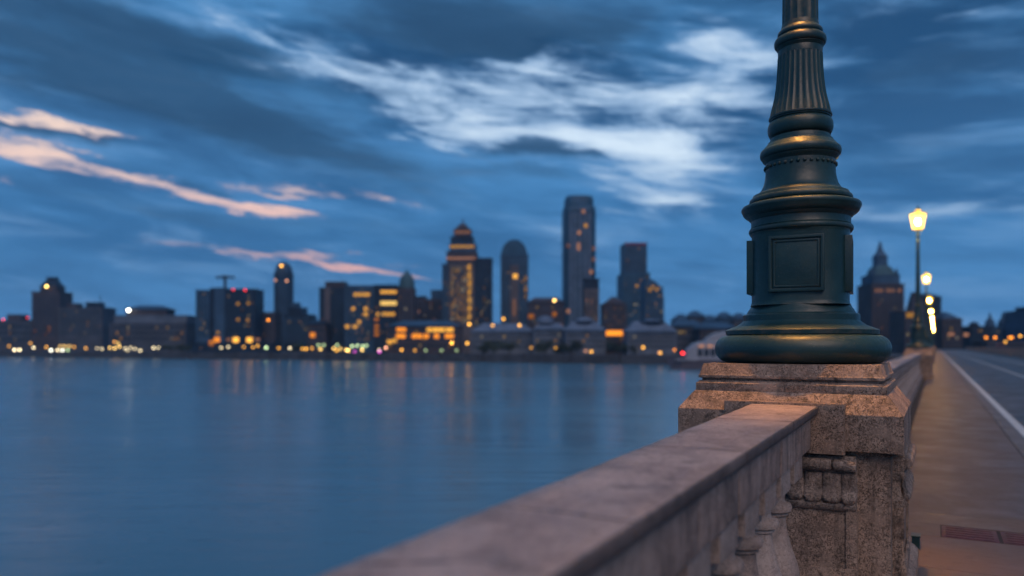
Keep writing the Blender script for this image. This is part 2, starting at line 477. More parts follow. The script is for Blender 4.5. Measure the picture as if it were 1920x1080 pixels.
M['car_paint'] = plain('dark_car_paint', (.03, .03, .038), .25, .2)
M['van_paint'] = plain('red_van_paint', (.30, .035, .03), .35)
M['tyre'] = plain('tyre_rubber', (.015, .015, .015), .85)

def wall_mat(name, col, vary=.2, rough=.75, metal=0.):
    return plain(name, col, rough, metal, vary, .12, 0., .15)
WALL = {'brown': wall_mat('brown_brick_wall', (.068, .058, .065)), 'grey': wall_mat('grey_stone_wall', (.070, .080, .10)), 'dark': wall_mat('dark_panel_wall', (.016, .028, .048), .2, .5, .0),
        'slate': wall_mat('slate_blue_wall', (.042, .088, .145), .2, .5, .0), 'pale': wall_mat('pale_stone_wall', (.12, .15, .19)), 'tan': wall_mat('tan_stone_wall', (.12, .105, .108)),
        'teal': wall_mat('teal_glass_wall', (.036, .095, .155), .2, .5, .0), 'roofblue': wall_mat('pale_metal_roof', (.12, .165, .23)), 'copper': wall_mat('copper_green_roof', (.06, .12, .14))}

def leaf_mat():
    m, nt, b = new_mat('leaf'); t = NT(nt)
    oi = t.n('ShaderNodeNewGeometry')
    c = t.mix(oi.outputs['Random Per Island'], (.018, .030, .018), (.05, .07, .035))
    nt.links.new(c, b.inputs['Base Color']); b.inputs['Roughness'].default_value = .7
    return m
M['leaf'] = leaf_mat()

def water_mat():
    m, nt, b = new_mat('river_water'); t = NT(nt)
    b.inputs['Base Color'].default_value = (.070, .190, .270, 1)
    b.inputs['IOR'].default_value = 1.33
    v = t.world((.16, .16, 1))
    rot = t.n('ShaderNodeVectorRotate', rotation_type='Z_AXIS'); rot.inputs['Angle'].default_value = -TH
    g = t.n('ShaderNodeNewGeometry'); nt.links.new(g.outputs['Position'], rot.inputs['Vector'])
    mp = t.n('ShaderNodeMapping'); mp.inputs['Scale'].default_value = (.16, .75, 1); nt.links.new(rot.outputs[0], mp.inputs['Vector'])
    a = t.noise(mp.outputs[0], 1.0, 4, .55, .3)
    mp2 = t.n('ShaderNodeMapping'); mp2.inputs['Scale'].default_value = (.016, .05, 1); nt.links.new(rot.outputs[0], mp2.inputs['Vector'])
    c = t.noise(mp2.outputs[0], 1.0, 3, .5, .5)
    nt.links.new(t.bump(t.math('ADD', t.math('MULTIPLY', a, .9), t.math('MULTIPLY', c, 1.5)), .45, .25), b.inputs['Normal'])
    nt.links.new(t.step(c, .3, .7, .16, .26), b.inputs['Roughness'])
    return m
M['water'] = water_mat()

# lantern glass: lit from inside, lets the lamp's own light through
def lantern_glass():
    m = bpy.data.materials.new('lit_lantern_glass'); m.use_nodes = True
    nt = m.node_tree; nt.nodes.clear()
    e = nt.nodes.new('ShaderNodeEmission'); e.inputs['Color'].default_value = (1.0, .58, .06, 1); e.inputs['Strength'].default_value = 2.2
    tr = nt.nodes.new('ShaderNodeBsdfTransparent'); tr.inputs['Color'].default_value = (1, .93, .75, 1)
    a = nt.nodes.new('ShaderNodeAddShader'); o = nt.nodes.new('ShaderNodeOutputMaterial')
    nt.links.new(e.outputs[0], a.inputs[0]); nt.links.new(tr.outputs[0], a.inputs[1]); nt.links.new(a.outputs[0], o.inputs['Surface'])
    return m
M['lantern'] = lantern_glass()
M['mantle'] = glow('lamp_bulb_glow', (1.0, .46, .08), 1500.0)
# ================================================================== THE SETTING
def sheet(name, x0, x1, y0, y1, z, mat, thick=0.0):
    mb = MB()
    if thick: mb.box(x0, x1, y0, y1, z - thick, z)
    else: mb.add([(x0, y0, z), (x1, y0, z), (x1, y1, z), (x0, y1, z)], [(0, 1, 2, 3)])
    return mb.put(name, mat)
tag(sheet('water', -9000, 9000, -9000, 9000, WATER_Z, M['water']), 'calm dark blue river reflecting the dusk sky', kind='structure')

# far bank: land with a quay wall along the shoreline
def camxy(r, f): return FW * f + RT * r
A0 = camxy(-393.6 - 461.6 * 4, 574 + 245 * 4); A1 = camxy(68 + 461.6 * 1.6, 329 - 245 * 1.6)
back = FW * 7000
mb = MB()
pts = [A0, A1, A1 + RT * 6000, A1 + RT * 6000 + back, A0 + back - RT * 4000, A0 - RT * 4000 + FW * 10]
mb.rings([[(p.x, p.y, WATER_Z - 2) for p in pts], [(p.x, p.y, LAND_Z) for p in pts]])
land = tag(mb.put('city_ground', M['land']), 'low flat ground of the far bank under the city', kind='structure')
sd_ = (A1 - A0).normalized(); sn = Vector((sd_.y, -sd_.x, 0))
mb = MB()
for k in range(0, 130):
    a = A0 + sd_ * (k * 24); b = A0 + sd_ * (k * 24 + 23.6)
    w = 1.0 + .15 * (k % 3)
    q = [a + sn * w, b + sn * w, b - sn * 1.5, a - sn * 1.5]
    mb.rings([[(p.x, p.y, WATER_Z - 1) for p in q], [(p.x, p.y, LAND_Z + .35) for p in q]])
tag(mb.put('quay_wall', M['quay']), 'long low dark stone quay wall along the far bank', 'quay')

# bridge deck, road, pavement
T0, T1 = -45 * S, 340 * S
SP = 27.4                                        # lamp spacing in layout units
LS, LT = -.579, 3.877                            # first pedestal
KERB = .79 * S
ROAD_Z = -.10 * S
ROAD_R = 7.8 * S
mb = MB()
mb.box((LS - .55) * S, ROAD_R + 1.6 * S, T0, T1, -1.3, ROAD_Z - .02)
deck = tag(mb.put('bridge_deck', M['deck']), None, kind='structure')
mb = MB(); mb.box((LS - .72) * S, (LS - .55) * S, T0, T1, -.62, -.12); mb.put('fascia_band', M['deck'], deck)
for k in range(0, 9):
    t = (LT + SP * (k + .5)) * S
    mb = MB(); mb.box((LS - .8) * S, ROAD_R + 1.8 * S, t - 1.6, t + 1.6, WATER_Z - 3, -1.3); mb.box((LS - 1.1) * S, ROAD_R + 2.1 * S, t - 2.1, t + 2.1, WATER_Z - 3, WATER_Z + 1.2)
    mb.put('pier', M['deck'], deck)
road = tag(sheet('road', KERB + .16 * S, ROAD_R, T0, T1, ROAD_Z, M['asphalt']), None, kind='structure')
def line(x, w, t0, t1):
    return MB().add([(x - w / 2, t0, ROAD_Z + .004), (x + w / 2, t0, ROAD_Z + .004), (x + w / 2, t1, ROAD_Z + .004), (x - w / 2, t1, ROAD_Z + .004)], [(0, 1, 2, 3)]).put('painted_line', M['line'], road)
line(1.11 * S, .12 * S, T0, T1)
line(3.09 * S, .10 * S, T0, T1)
line(5.2 * S, .10 * S, T0, T1)
walk = tag(sheet('sidewalk', (LS - .5) * S, KERB, T0, T1, -.0025, M['mortar']), None, kind='structure')
# paving slabs, each its own stone while it can be told apart, one sheet beyond
rows = [1.9, 2.75, 3.6, 4.45, 5.19, 5.54, 5.9, 6.65, 8.2, 9.9, 11.6, 13.3, 15.1, 17.0]
for ta, tb_ in zip(rows, rows[1:]):
    spans = [(-.30, .785)] if ta != 5.19 else [(-.30, .026), (.644, .785)]
    for xa, xb in spans:
        mb = MB(); mb.box(xa * S + .003, xb * S - .003, ta * S + .0025, tb_ * S - .0025, -.06, 0)
        o = mb.put('paving_slab', M['paving'], walk)
t = 17.0
mb = MB(); mb.box(-.30 * S, .785 * S, t * S + .004, T1, -.05, 0); mb.put('paving_run', M['paving'], walk)
mb = MB(); mb.box(-.30 * S, .785 * S, T0, 1.9 * S - .004, -.05, 0); mb.put('paving_run', M['paving'], walk)
for xa, xb in ((.03, .325), (.345, .64)):
    mb = MB(); mb.box(xa * S, xb * S, 5.20 * S, 5.53 * S, -.03, -.001)
    for q in range(5):
        yy = 5.20 * S + .045 + q * .078
        mb.box(xa * S + .03, xb * S - .03, yy - .014, yy + .014, -.003, .002)
    o = mb.put('access_plate', M['redplate'], walk); weather(o, .002, 0)
# kerb stones
kerb = tag(sheet('kerb', KERB + .006, KERB + .16 * S, T0, T1, -.02, M['mortar'], .2), None, kind='structure')
mb = MB(); mb.box(KERB + .004, KERB + .165 * S, .004, 1.2 * S - .004, ROAD_Z - .05, .004)
ko = mb.put('kerb_stone', M['kerb'], kerb, (0, 1.5 * S, 0)); weather(ko, .012, 0)
for k in range(1, 40): link('kerb_stone', ko.data, None, kerb, (0, (1.5 + 1.2 * k) * S, 0))
mb = MB(); mb.box(KERB + .004, KERB + .165 * S, (1.5 + 48) * S, T1, ROAD_Z - .05, .004); mb.put('kerb_run', M['kerb'], kerb)
# far side pavement of the bridge
tag(sheet('far_sidewalk', ROAD_R + .004, ROAD_R + 1.5 * S, T0, T1, 0.0, M['paving'], .14), None, kind='structure')

# ================================================================== PEDESTAL
PW = .467
def H(h): return (h + 1.15) * S                   # layout height (relative to the eye) -> metres over the pavement
PED_TOP = H(-.0805)
def make_pedestal():
    root = empty('lamp_pedestal', (LS * S, LT * S, 0))
    def sq(name, prof, mat='granite', cell=.045, bevel=.0022, amp=.0008):
        o = MB().square([(w * S, H(h)) for w, h in prof]).put(name, M[mat], root)
        return weather(o, bevel, cell, amp)
    sq('top_slab', [(.392, -.147), (.392, -.134), (.388, -.131), (.374, -.0805)])
    sq('upper_moulding', [(.378, -.160), (.378, -.150), (.383, -.147)], cell=.08, bevel=.002)
    sq('moulding', [(.402, -.205), (.402, -.170), (.392, -.166), (.392, -.160)], bevel=.0015)
    sq('sloped_cap', [(PW, -.44), (PW, -.287), (PW - .004, -.2825), (.412, -.213), (.404, -.205)], cell=.05, bevel=.002)
    sq('neck_course', [(.425, -.458), (.425, -.44)], cell=.08, bevel=.003)
    sq('die', [(.417, -1.02), (.417, -.458)], cell=.06)
    sq('base', [(.50, -1.15), (.50, -1.04), (.485, -1.02), (.44, -.99), (.424, -.985)], cell=.06, bevel=.008)
    for q in range(4):
        rot = (0, 0, q * math.pi / 2)
        # local frame of a side: face looks to -y
        def part(mb, name, mat, par=root, bevel=.004, cell=.05, amp=.0014):
            o = mb.put(name, M[mat], par)
            weather(o, bevel, cell, amp)
            o.data.transform(Matrix.Rotation(q * math.pi / 2, 4, 'Z'))
            return o
        if q in (0, 2):                                             # only where the coping runs in
            mb = MB(); mb.box(-.248 * S, .248 * S, -.492 * S, -.40 * S, H(-.455), H(-.243)); part(mb, 'abutment_block', 'granite', bevel=.002)
        mb = MB()
        mb.box(-.294 * S, .294 * S, -.452 * S, -.40 * S, H(-1.02), H(-.69))
        pil = part(mb, 'pilaster', 'granite')
        for xx in (-1, 1):
            mb = MB(); mb.box((xx * .2715 - .0225) * S, (xx * .2715 + .0225) * S, -.462 * S, -.449 * S, H(-1.02), H(-.69)); part(mb, 'margin', 'granite', pil)
        mb = MB(); mb.box(-.294 * S, .294 * S, -.470 * S, -.455 * S, H(-1.02), H(-.935)); part(mb, 'foot_block', 'granite', pil, .006)
        # carved capital
        mb = MB()
        prof = [(.452, -.700), (.462, -.694), (.470, -.682), (.473, -.668), (.462, -.655), (.450, -.625), (.449, -.58), (.455, -.545), (.463, -.530), (.466, -.525), (.466, -.462), (.40, -.462), (.40, -.700)]
        mb.rings([[(-.290 * S, -y * S, H(z)) for y, z in prof], [(.290 * S, -y * S, H(z)) for y, z in prof]])
        cap = part(mb, 'capital', 'carved', cell=.03, amp=.003)
        for i, (xl, wl_) in enumerate(((-.258, .038), (-.186, .040), (-.110, .044), (-.030, .042), (.048, .043), (.122, .040), (.196, .043), (.262, .034))):
            x = xl * S
            mb = MB(); R = []
            for j in range(13):
                f = j / 12                                          # 0 at the curled lower tip
                zz = -.668 + f * .130
                env = min(1.0, .55 + 2.0 * f) if f < .225 else 1.0 - .22 * (f - .225)
                yv = .449 + .017 * math.exp(-((f - .20) / .26) ** 2) + .009 * f
                dv = (.013 + .010 * math.exp(-((f - .15) / .18) ** 2)) * (.6 if f < .04 else 1.0)
                R.append([(x + wl_ * env * S * math.cos(a), -(yv + dv * math.sin(a) * (1 - .42 * math.exp(-((a - math.pi / 2) / .28) ** 2))) * S, H(zz)) for a in [2 * math.pi * m / 24 for m in range(24)]])
            mb.rings(R); part(mb, 'carved_leaf', 'carved', cap, 0, .02, .004)
        for i, (xa, xb) in enumerate(((-.292, -.215), (-.208, -.075), (-.068, .055), (.062, .195), (.202, .292))):
            mb = MB(); R = []
            for f, rr in ((0, .7), (.05, .93), (.5, 1.0), (.95, .93), (1, .7)):
                x = (xa + (xb - xa) * f) * S
                R.append([(x, (-.474 - .020 * rr * math.cos(2 * math.pi * m / 14)) * S, H(-.500) + .026 * rr * S * math.sin(2 * math.pi * m / 14)) for m in range(14)])
            mb.rings(R); part(mb, 'carved_roll', 'carved', cap, 0, .02, .004)
    return root
ped0 = make_pedestal()
ORD = ['first', 'second', 'third', 'fourth', 'fifth', 'sixth', 'seventh', 'eighth', 'ninth', 'tenth', 'eleventh', 'twelfth', 'thirteenth', 'fourteenth', 'fifteenth']
NL = 10
tag(ped0, 'large weathered granite pedestal close to the camera with carved pilasters and stepped cap', 'pedestal', 'granite lamp pedestals of the bridge parapet')

# plain pedestal for the far ones (its carving cannot be seen)
def make_far_pedestal():
    root = empty('lamp_pedestal')
    for name, prof in (('top_slab', [(.392, -.147), (.378, -.0805)]), ('moulding', [(.402, -.205), (.402, -.16), (.39, -.147)]), ('sloped_cap', [(PW, -.44), (PW, -.285), (.404, -.205)]),
                       ('die', [(.417, -1.02), (.417, -.44)]), ('base', [(.50, -1.15), (.50, -1.04), (.424, -.985)])):
        MB().square([(w * S, H(h)) for w, h in prof]).put(name, M['granite'], root)
    for q in range(4):
        mb = MB(); mb.box(-.294 * S, .294 * S, -.455 * S, -.40 * S, H(-1.02), H(-.55)); mb.box(-.290 * S, .290 * S, -.48 * S, -.40 * S, H(-.55), H(-.455))
        if q in (0, 2): mb.box(-.248 * S, .248 * S, -.492 * S, -.40 * S, H(-.455), H(-.243))
        o = mb.put('pilaster', M['granite'], root); o.data.transform(Matrix.Rotation(q * math.pi / 2, 4, 'Z'))
    return root
pedf = make_far_pedestal()
for i in range(1, NL):
    p = pedf if i == 1 else copy_tree(pedf)
    p.location = (LS * S, (LT + SP * i) * S, 0)
    tag(p, 'granite pedestal under the %s lamp of the bridge row, counted from the camera' % ORD[i], 'pedestal', 'granite lamp pedestals of the bridge parapet')

# ================================================================== BALUSTRADES
CT = -.2546                                       # coping top at the near pedestal
def coping_mesh(length, slope=0.0):
    """moulded coping stone, local origin at its far end centre, runs to -y"""
    prof = [(-.118, -.050), (.118, -.050), (.118, -.042), (.127, -.040), (.127, -.033), (.136, -.031), (.1385, -.026), (.1385, -.008), (.1375, -.003), (.1345, 0.0), (0, .0015), (-.1345, 0.0), (-.1375, -.003), (-.1385, -.008), (-.1385, -.026), (-.136, -.031), (-.127, -.033), (-.127, -.040), (-.118, -.042)]
    n = max(2, int(length / .12))
    R = [[(x * S, -length * S * j / n, z * S - slope * length * S * j / n) for x, z in prof] for j in range(n + 1)]
    return MB().rings(R)
BAL_PROF = [(r * 1.32, z) for r, z in [(.046, -.100), (.050, -.108), (.052, -.125), (.047, -.140), (.036, -.148), (.034, -.175), (.037, -.184), (.052, -.192), (.056, -.206), (.053, -.220), (.043, -.227), (.044, -.236), (.037, -.242),
            (.038, -.268), (.043, -.31), (.053, -.36), (.066, -.41), (.075, -.45), (.077, -.485), (.071, -.515), (.058, -.535), (.055, -.545), (.060, -.552), (.060, -.566)]]
def baluster_parts(seg=28):
    a = MB(); a.square([(.098 * S, -.094 * S), (.098 * S, 0)])
    b = MB(); b.lathe([(r * S, z * S) for r, z in reversed(BAL_PROF)], seg)
    c = MB(); c.square([(.104 * S, -.62 * S), (.104 * S, -.566 * S)])
    return a, b, c
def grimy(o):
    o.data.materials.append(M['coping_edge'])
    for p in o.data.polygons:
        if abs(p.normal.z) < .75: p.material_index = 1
SL = .018                                         # the near parapet climbs a little towards the pedestal
nb = empty('balustrade', (LS * S + .0065 * S, (LT - .492) * S, 0))
tag(nb, 'near stone balustrade in the foreground with worn pinkish coping and turned balusters', 'balustrade', 'stone balustrades of the bridge')
cuts = [0.0, .62, 1.36, 2.2, 3.3, 4.6, 6.5]
for a, b in zip(cuts, cuts[1:]):
    L = b - a - .005
    o = coping_mesh(L, SL).put('coping_stone', M['coping'], nb, (0, -a * S, H(CT - SL * a)))
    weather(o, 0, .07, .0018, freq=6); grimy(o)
fc = [0.0, .36, .70, 1.05, 1.33, 1.72, 2.1, 2.62, 3.1, 3.6, 3.95, 4.6, 5.2, 5.9, 6.5]
for a, b in zip(fc, fc[1:]):
    L = b - a - .004
    mb = MB(); w = .110 + random.uniform(-.002, .002)
    top = -.0505; bot = -.180
    y1 = -L * S
    mb.add([(-w * S, 0, bot * S), (w * S, 0, bot * S), (w * S, y1, (bot - SL * L) * S), (-w * S, y1, (bot - SL * L) * S), (-w * S, 0, top * S), (w * S, 0, top * S), (w * S, y1, (top - SL * L) * S), (-w * S, y1, (top - SL * L) * S)],
           [(0, 1, 2, 3), (4, 7, 6, 5), (0, 4, 5, 1), (1, 5, 6, 2), (2, 6, 7, 3), (3, 7, 4, 0)])
    o = mb.put('frieze_block', M['frieze'], nb, (0, -a * S, H(CT - SL * a))); weather(o, .004, .06, .0014)
ab, bb, cb = baluster_parts(36)
t = .245; k = 0
while t < 5.6:
    z = H(CT - .180 - SL * t)
    if k == 0:
        b0 = bb.put('baluster', M['baluster'], nb, smooth=40); o = b0
        a0 = ab.put('abacus', M['baluster'], b0); weather(a0, .004, .04, .0012)
        c0 = cb.put('foot', M['baluster'], b0); weather(c0, .004, .05, .001)
    else:
        o = link('baluster', b0.data, None, nb); link('abacus', a0.data, None, o); link('foot', c0.data, None, o)
    o.location = (0, -t * S, z + .098 * S * 0); o.rotation_euler = (0, 0, k * math.pi / 2)
    t += .285; k += 1
# the plinth below
mb = MB(); mb.box(-.15 * S, .15 * S, -6.5 * S, 0.03 * S, H(-1.19), H(CT - .180 - .62 - SL * 3)); o = mb.put('plinth', M['frieze'], nb); weather(o, .008, .09, .001)

# the balustrade beyond the first pedestal: single balusters again, then runs of them
def far_section(i):
    y0 = LT + SP * i + PW; L = SP - 2 * PW
    root = empty('balustrade', (LS * S + .0065 * S, (y0 + L) * S, 0))
    return root, L
fs, L = far_section(0)
tag(fs, 'stone balustrade running from the near pedestal to the second lamp pedestal', 'balustrade', 'stone balustrades of the bridge')
n = 14
me = None
for k in range(n):
    a = L * k / n
    if me is None:
        o = coping_mesh(L / n - .006).put('coping_stone', M['coping'], fs, (0, -a * S, H(CT))); me = o.data
        weather(o, 0, .3, .0018)
    else: link('coping_stone', me, None, fs, (0, -a * S, H(CT)))
me = None
for k in range(n):
    a = L * k / n
    if me is None:
        mb = MB(); mb.box(-.110 * S, .110 * S, -(L / n - .004) * S, 0, -.180 * S, -.0505 * S); o = mb.put('frieze_block', M['frieze'], fs, (0, -a * S, H(CT))); me = o.data
    else: link('frieze_block', me, None, fs, (0, -a * S, H(CT)))
t = .2
while t < L - .1:
    o = link('baluster', b0.data, None, fs, (0, -t * S, H(CT - .180)))
    t += .285
mb = MB(); mb.box(-.15 * S, .15 * S, -L * S, 0, 0, H(CT - .180 - .566)); mb.put('plinth', M['frieze'], fs)
def run_section(mesh_cache={}):
    L = SP - 2 * PW
    root = empty('balustrade')
    coping_mesh(L).put('coping', M['coping'], root, (0, 0, H(CT)))
    mb = MB(); mb.box(-.110 * S, .110 * S, -L * S, 0, H(CT - .180), H(CT - .0505)); mb.put('frieze', M['frieze'], root)
    mb = MB(); t = .2
    low = [BAL_PROF[i] for i in (23, 18, 14, 12, 8, 5, 2, 0)]
    while t < L - .1:
        mb.lathe([(r * S, z * S) for r, z in low], 8, cy=-t * S, cz=H(CT - .180)); mb.box(-.06 * S, .06 * S, (-t - .06) * S, (-t + .06) * S, H(CT - .278), H(CT - .1805))
        t += .285
    o = mb.put('baluster_run', M['baluster'], root, smooth=50); o['kind'] = 'stuff'
    mb = MB(); mb.box(-.15 * S, .15 * S, -L * S, 0, 0, H(CT - .180 - .566)); mb.put('plinth', M['frieze'], root)
    return root, L
rs, L = run_section()
for i in range(1, NL):
    r = rs if i == 1 else copy_tree(rs)
    r.location = (LS * S + .0065 * S, (LT + SP * i + PW + L) * S, 0)
    tag(r, 'distant stone balustrade just beyond the %s lamp of the bridge row' % ORD[i], 'balustrade', 'stone balustrades of the bridge')
for i in range(0, NL):
    r = copy_tree(rs); r.location = (ROAD_R + .35 * S, (LT + SP * i + PW + L) * S, 0)
    tag(r, 'stone balustrade on the far side of the road, %s stretch counted from the camera' % ORD[i], 'balustrade', 'balustrades across the road')
    if i < 1: 
        for c in list(r.children): bpy.data.objects.remove(c)
        bpy.data.objects.remove(r)
# small teal box at the parapet foot
mb = MB(); mb.box(-.025, .025, -.05, .05, 0, .085)
tb = empty('utility_box', (-.10 * S, 4.85 * S, 0)); mb.put('casing', M['tealbox'], tb)
mb = MB(); mb.box(-.03, .03, -.056, .056, .085, .093); mb.put('lid', M['tealbox'], tb)
tag(tb, 'tiny teal metal box on the pavement at the foot of the parapet', 'utility box')

# ================================================================== LAMP POSTS
def Y(y): return (HOR - y) / 382.5 * S - (-.0805) * S      # photograph row on the near post -> metres over the pedestal top
def R_(px): return px / 412 * S
def prof(*pairs): return [(R_(r), Y(y)) for r, y in pairs]
def arc(r_c, y_c, rr, yy, n=9, a0=-90, a1=90):
    return [(r_c + rr * math.cos(math.radians(a0 + (a1 - a0) * i / (n - 1))), y_c - yy * math.sin(math.radians(a0 + (a1 - a0) * i / (n - 1)))) for i in range(n)]
def make_lamp():
    root = empty('lamp_post', (LS * S, LT * S, PED_TOP))
    I = M['iron']
    def la(name, pr, seg=96, smooth=35, par=root, **kw):
        return MB().lathe(prof(*pr), seg, **kw).put(name, I, par, smooth=smooth)
    la('base_torus', [(100, 680)] + [(146, 679.7)] + arc(140, 654, 26, 25.5, 15) + [(120, 627.5)])
    la('base_flare', [(139, 628.5), (144, 627.5), (145, 620), (143, 618.5), (132, 614.5), (122, 610.5), (115, 606), (112, 603.5), (110.5, 602), (110.5, 592), (108, 589.5), (103, 588.5), (102, 586.5), (99.5, 582), (96, 578), (94, 573), (93, 571)])
    # the square box with cut corners and a framed panel on each face
    w = R_(91.5)
    def rounded(hw, y, n=2.7, seg=96):
        out = []
        for j in range(seg):
            c, q_ = math.cos(2 * math.pi * j / seg), math.sin(2 * math.pi * j / seg)
            out.append((hw * math.copysign(abs(c) ** (2 / n), c), hw * math.copysign(abs(q_) ** (2 / n), q_), Y(y)))
        return out
    MB().rings([rounded(w * f, y) for f, y in ((1.03, 574), (1.01, 571), (1.0, 566), (1.0, 446), (1.01, 442), (1.02, 439))]).put('drum', I, root, smooth=50).rotation_euler.z = .07
    for q in range(4):
        x0, x1, z0, z1 = -R_(50), R_(50), Y(552), Y(452)
        mb = MB(); mb.box(x0 + R_(3), x1 - R_(3), -(w + .003), -w * .84, z0 + R_(3), z1 - R_(3))
        pan = mb.put('panel', M['iron_panel'], root); weather(pan, .003, 0, 0, 2)
        fr = MB()
        def frame(mb, x0, x1, z0, z1, d, ya, yb):
            o = [(x0, z0), (x1, z0), (x1, z1), (x0, z1)]; i = [(x0 + d, z0 + d), (x1 - d, z0 + d), (x1 - d, z1 - d), (x0 + d, z1 - d)]
            mb.rings([[(p[0], -ya, p[1]) for p in o], [(p[0], -yb, p[1]) for p in o], [(p[0], -yb, p[1]) for p in i], [(p[0], -ya, p[1]) for p in i]], cap=False)
        frame(fr, x0, x1, z0, z1, R_(6), w * .84, w + .017)
        frame(fr, x0 + R_(8.5), x1 - R_(8.5), z0 + R_(8.5), z1 - R_(8.5), R_(3.5), w * .9, w + .010)
        o = fr.put('frame', M['iron_panel'], pan); weather(o, .003, 0, 0, 2)
        for m_ in (pan, o): m_.data.transform(Matrix.Rotation(q * math.pi / 2 + .07, 4, 'Z'))
    la('box_collar', [(92, 441), (96, 439.5)] + arc(95, 433, 4, 5.5, 7) + [(95.5, 426.5), (94.2, 424), (94.2, 414), (96, 412), (98.5, 410.5), (100, 407.5), (105, 405.5), (109, 402), (111, 398)] + arc(110, 391.5, 3.5, 5, 7, -60, 90) + [(104, 384.5), (98, 383.5)] + arc(95, 377, 3, 5, 7) + [(93, 371), (91, 366), (84, 364)])
    la('bell', [(86, 365), (80, 361), (75.5, 356), (71.5, 349), (68.5, 340), (66.8, 330), (66.2, 320), (66.2, 306)])
    mb = MB(); nb_ = 34
    for k in range(nb_):
        a = 2 * math.pi * k / nb_
        mb.ball((R_(66.5) * math.cos(a), R_(66.5) * math.sin(a), Y(314)), .0115, .0115, .0115, 8, 6)
    mb.put('bead_ring', I, root, smooth=60)
    la('ring_moulding', [(65, 307), (67, 305), (68.5, 302.5), (71.5, 300.5), (73, 297.5)] + arc(72.5, 288.5, 4.8, 8, 9) + [(71, 279), (69, 276), (66, 273), (63, 270.5), (62, 267), (58.5, 265.5), (57.5, 262), (56.5, 259)])
    la('bulb', [(55, 259.5)] + [(57.5, 257.5)] + arc(54, 241.5, 8.4, 15, 13) + [(57.5, 226), (58, 224), (60, 222.5), (60, 219.5), (57.5, 218.5)])
    # fluted vase
    pr = [(58.5, 219), (56, 207), (52.8, 195), (49.8, 183), (47.2, 168), (45.2, 150), (43.8, 130), (43, 112), (42.8, 106)]
    MB().lathe(prof(*pr), 240, flute=(30, .035)).put('vase', I, root, smooth=50)
    la('upper_collar', [(42, 107), (42.5, 97), (41.8, 95), (43.5, 92.5), (45.5, 90)] + arc(45, 80.5, 4.8, 8, 9) + [(43.5, 71.5), (42.5, 69)] + arc(41, 64, 2.2, 4, 7) + [(40.5, 59.5), (38, 57), (36, 54)])
    ht = 4.24 * S + .0805 * S
    z0 = Y(58)
    MB().lathe([(R_(36.5), z0), (R_(36), z0 + .02), (R_(34.8), z0 + .04)], 72).put('shaft_foot', I, root, smooth=40)
    MB().lathe([(R_(34.8) + (R_(22) - R_(34.8)) * f, z0 + .03 + (ht - .42 * S - z0) * f) for f in [i / 10 for i in range(11)]], 96, flute=(16, .06)).put('shaft', I, root, smooth=60)
    MB().lathe([(R_(22), ht - .44 * S), (R_(24), ht - .43 * S), (R_(25), ht - .40 * S), (R_(24), ht - .37 * S), (R_(21), ht - .36 * S), (R_(19), ht - .30 * S), (R_(20), ht - .15 * S), (R_(21), ht - .12 * S), (R_(21), ht - .09 * S), (R_(16), ht - .07 * S), (R_(15), ht - .02 * S), (R_(15), ht + .03 * S), (R_(20), ht + .05 * S), (R_(20), ht + .06 * S)], 32).put('neck', I, root, smooth=40)
    # lantern
    lan = empty('lantern', (0, 0, ht + .05 * S)); lan.parent = root
    gb, gt, gh = .165 * S, .265 * S, .56 * S
    mb = MB().lathe([(gb, .0), (gt, gh)], 8, cap=False); mb.put('glass', M['lantern'], lan)
    mb = MB()
    for k in range(8):
        a = 2 * math.pi * k / 8
        mb.tube(((gb + .006) * math.cos(a), (gb + .006) * math.sin(a), -.01), ((gt + .006) * math.cos(a), (gt + .006) * math.sin(a), gh + .01), .009, 6)
    mb.lathe([(gb - .01, -.02), (gb + .02, -.02), (gb + .02, .015), (gb - .01, .015), (gb - .01, -.02)], 24, cap=False)
    for k in range(4):
        a = 2 * math.pi * k / 4; mb.tube((0, 0, 0), (gb * math.cos(a), gb * math.sin(a), -.005), .008, 6)
    mb.put('cage', I, lan)
    MB().lathe([(gt + .02, gh), (gt + .035, gh + .015), (gt + .02, gh + .035), (.19 * S, gh + .075), (.115 * S, gh + .12), (.10 * S, gh + .13)], 32).put('hood', I, lan, smooth=40)
    MB().lathe([(.085 * S, gh + .125), (.085 * S, gh + .19)], 24, cap=False).put('vent_glass', M['lantern'], lan)
    MB().lathe([(.10 * S, gh + .19), (.11 * S, gh + .20), (.07 * S, gh + .25), (.03 * S, gh + .29), (.035 * S, gh + .32), (.02 * S, gh + .35), (.012 * S, gh + .42)], 20).put('finial', I, lan, smooth=40)
    MB().ball((0, 0, gh * .52), .06 * S, .06 * S, .10 * S, 20, 14).put('bulb_glow', M['mantle'], lan, smooth=80)
    # spot added in the lantern for a warm pool on pedestal, coping and pavement
    ld = bpy.data.lights.new('added_pool_spot', 'SPOT'); ld.energy = 2100; ld.color = (1.0, .43, .09); ld.shadow_soft_size = .19
    ld.spot_size = math.radians(34); ld.spot_blend = 1.0
    lo = bpy.data.objects.new('added_pool_spot', ld); COL.objects.link(lo); lo.parent = lan; lo.location = (0, 0, .03)
    return root
lamp0 = make_lamp()
tag(lamp0, 'dark green cast iron lamp post with panelled base filling the foreground', 'lamp post', 'iron lamp posts along the bridge parapet')
for i in range(1, NL):
    l_ = copy_tree(lamp0); l_.location = (LS * S, (LT + SP * i) * S, PED_TOP)
    tag(l_, ('lit green lamp post standing tallest beside the big foreground post' if i == 1 else 'lit lamp post, %s in the row receding along the bridge from the camera' % ORD[i]), 'lamp post', 'iron lamp posts along the bridge parapet')

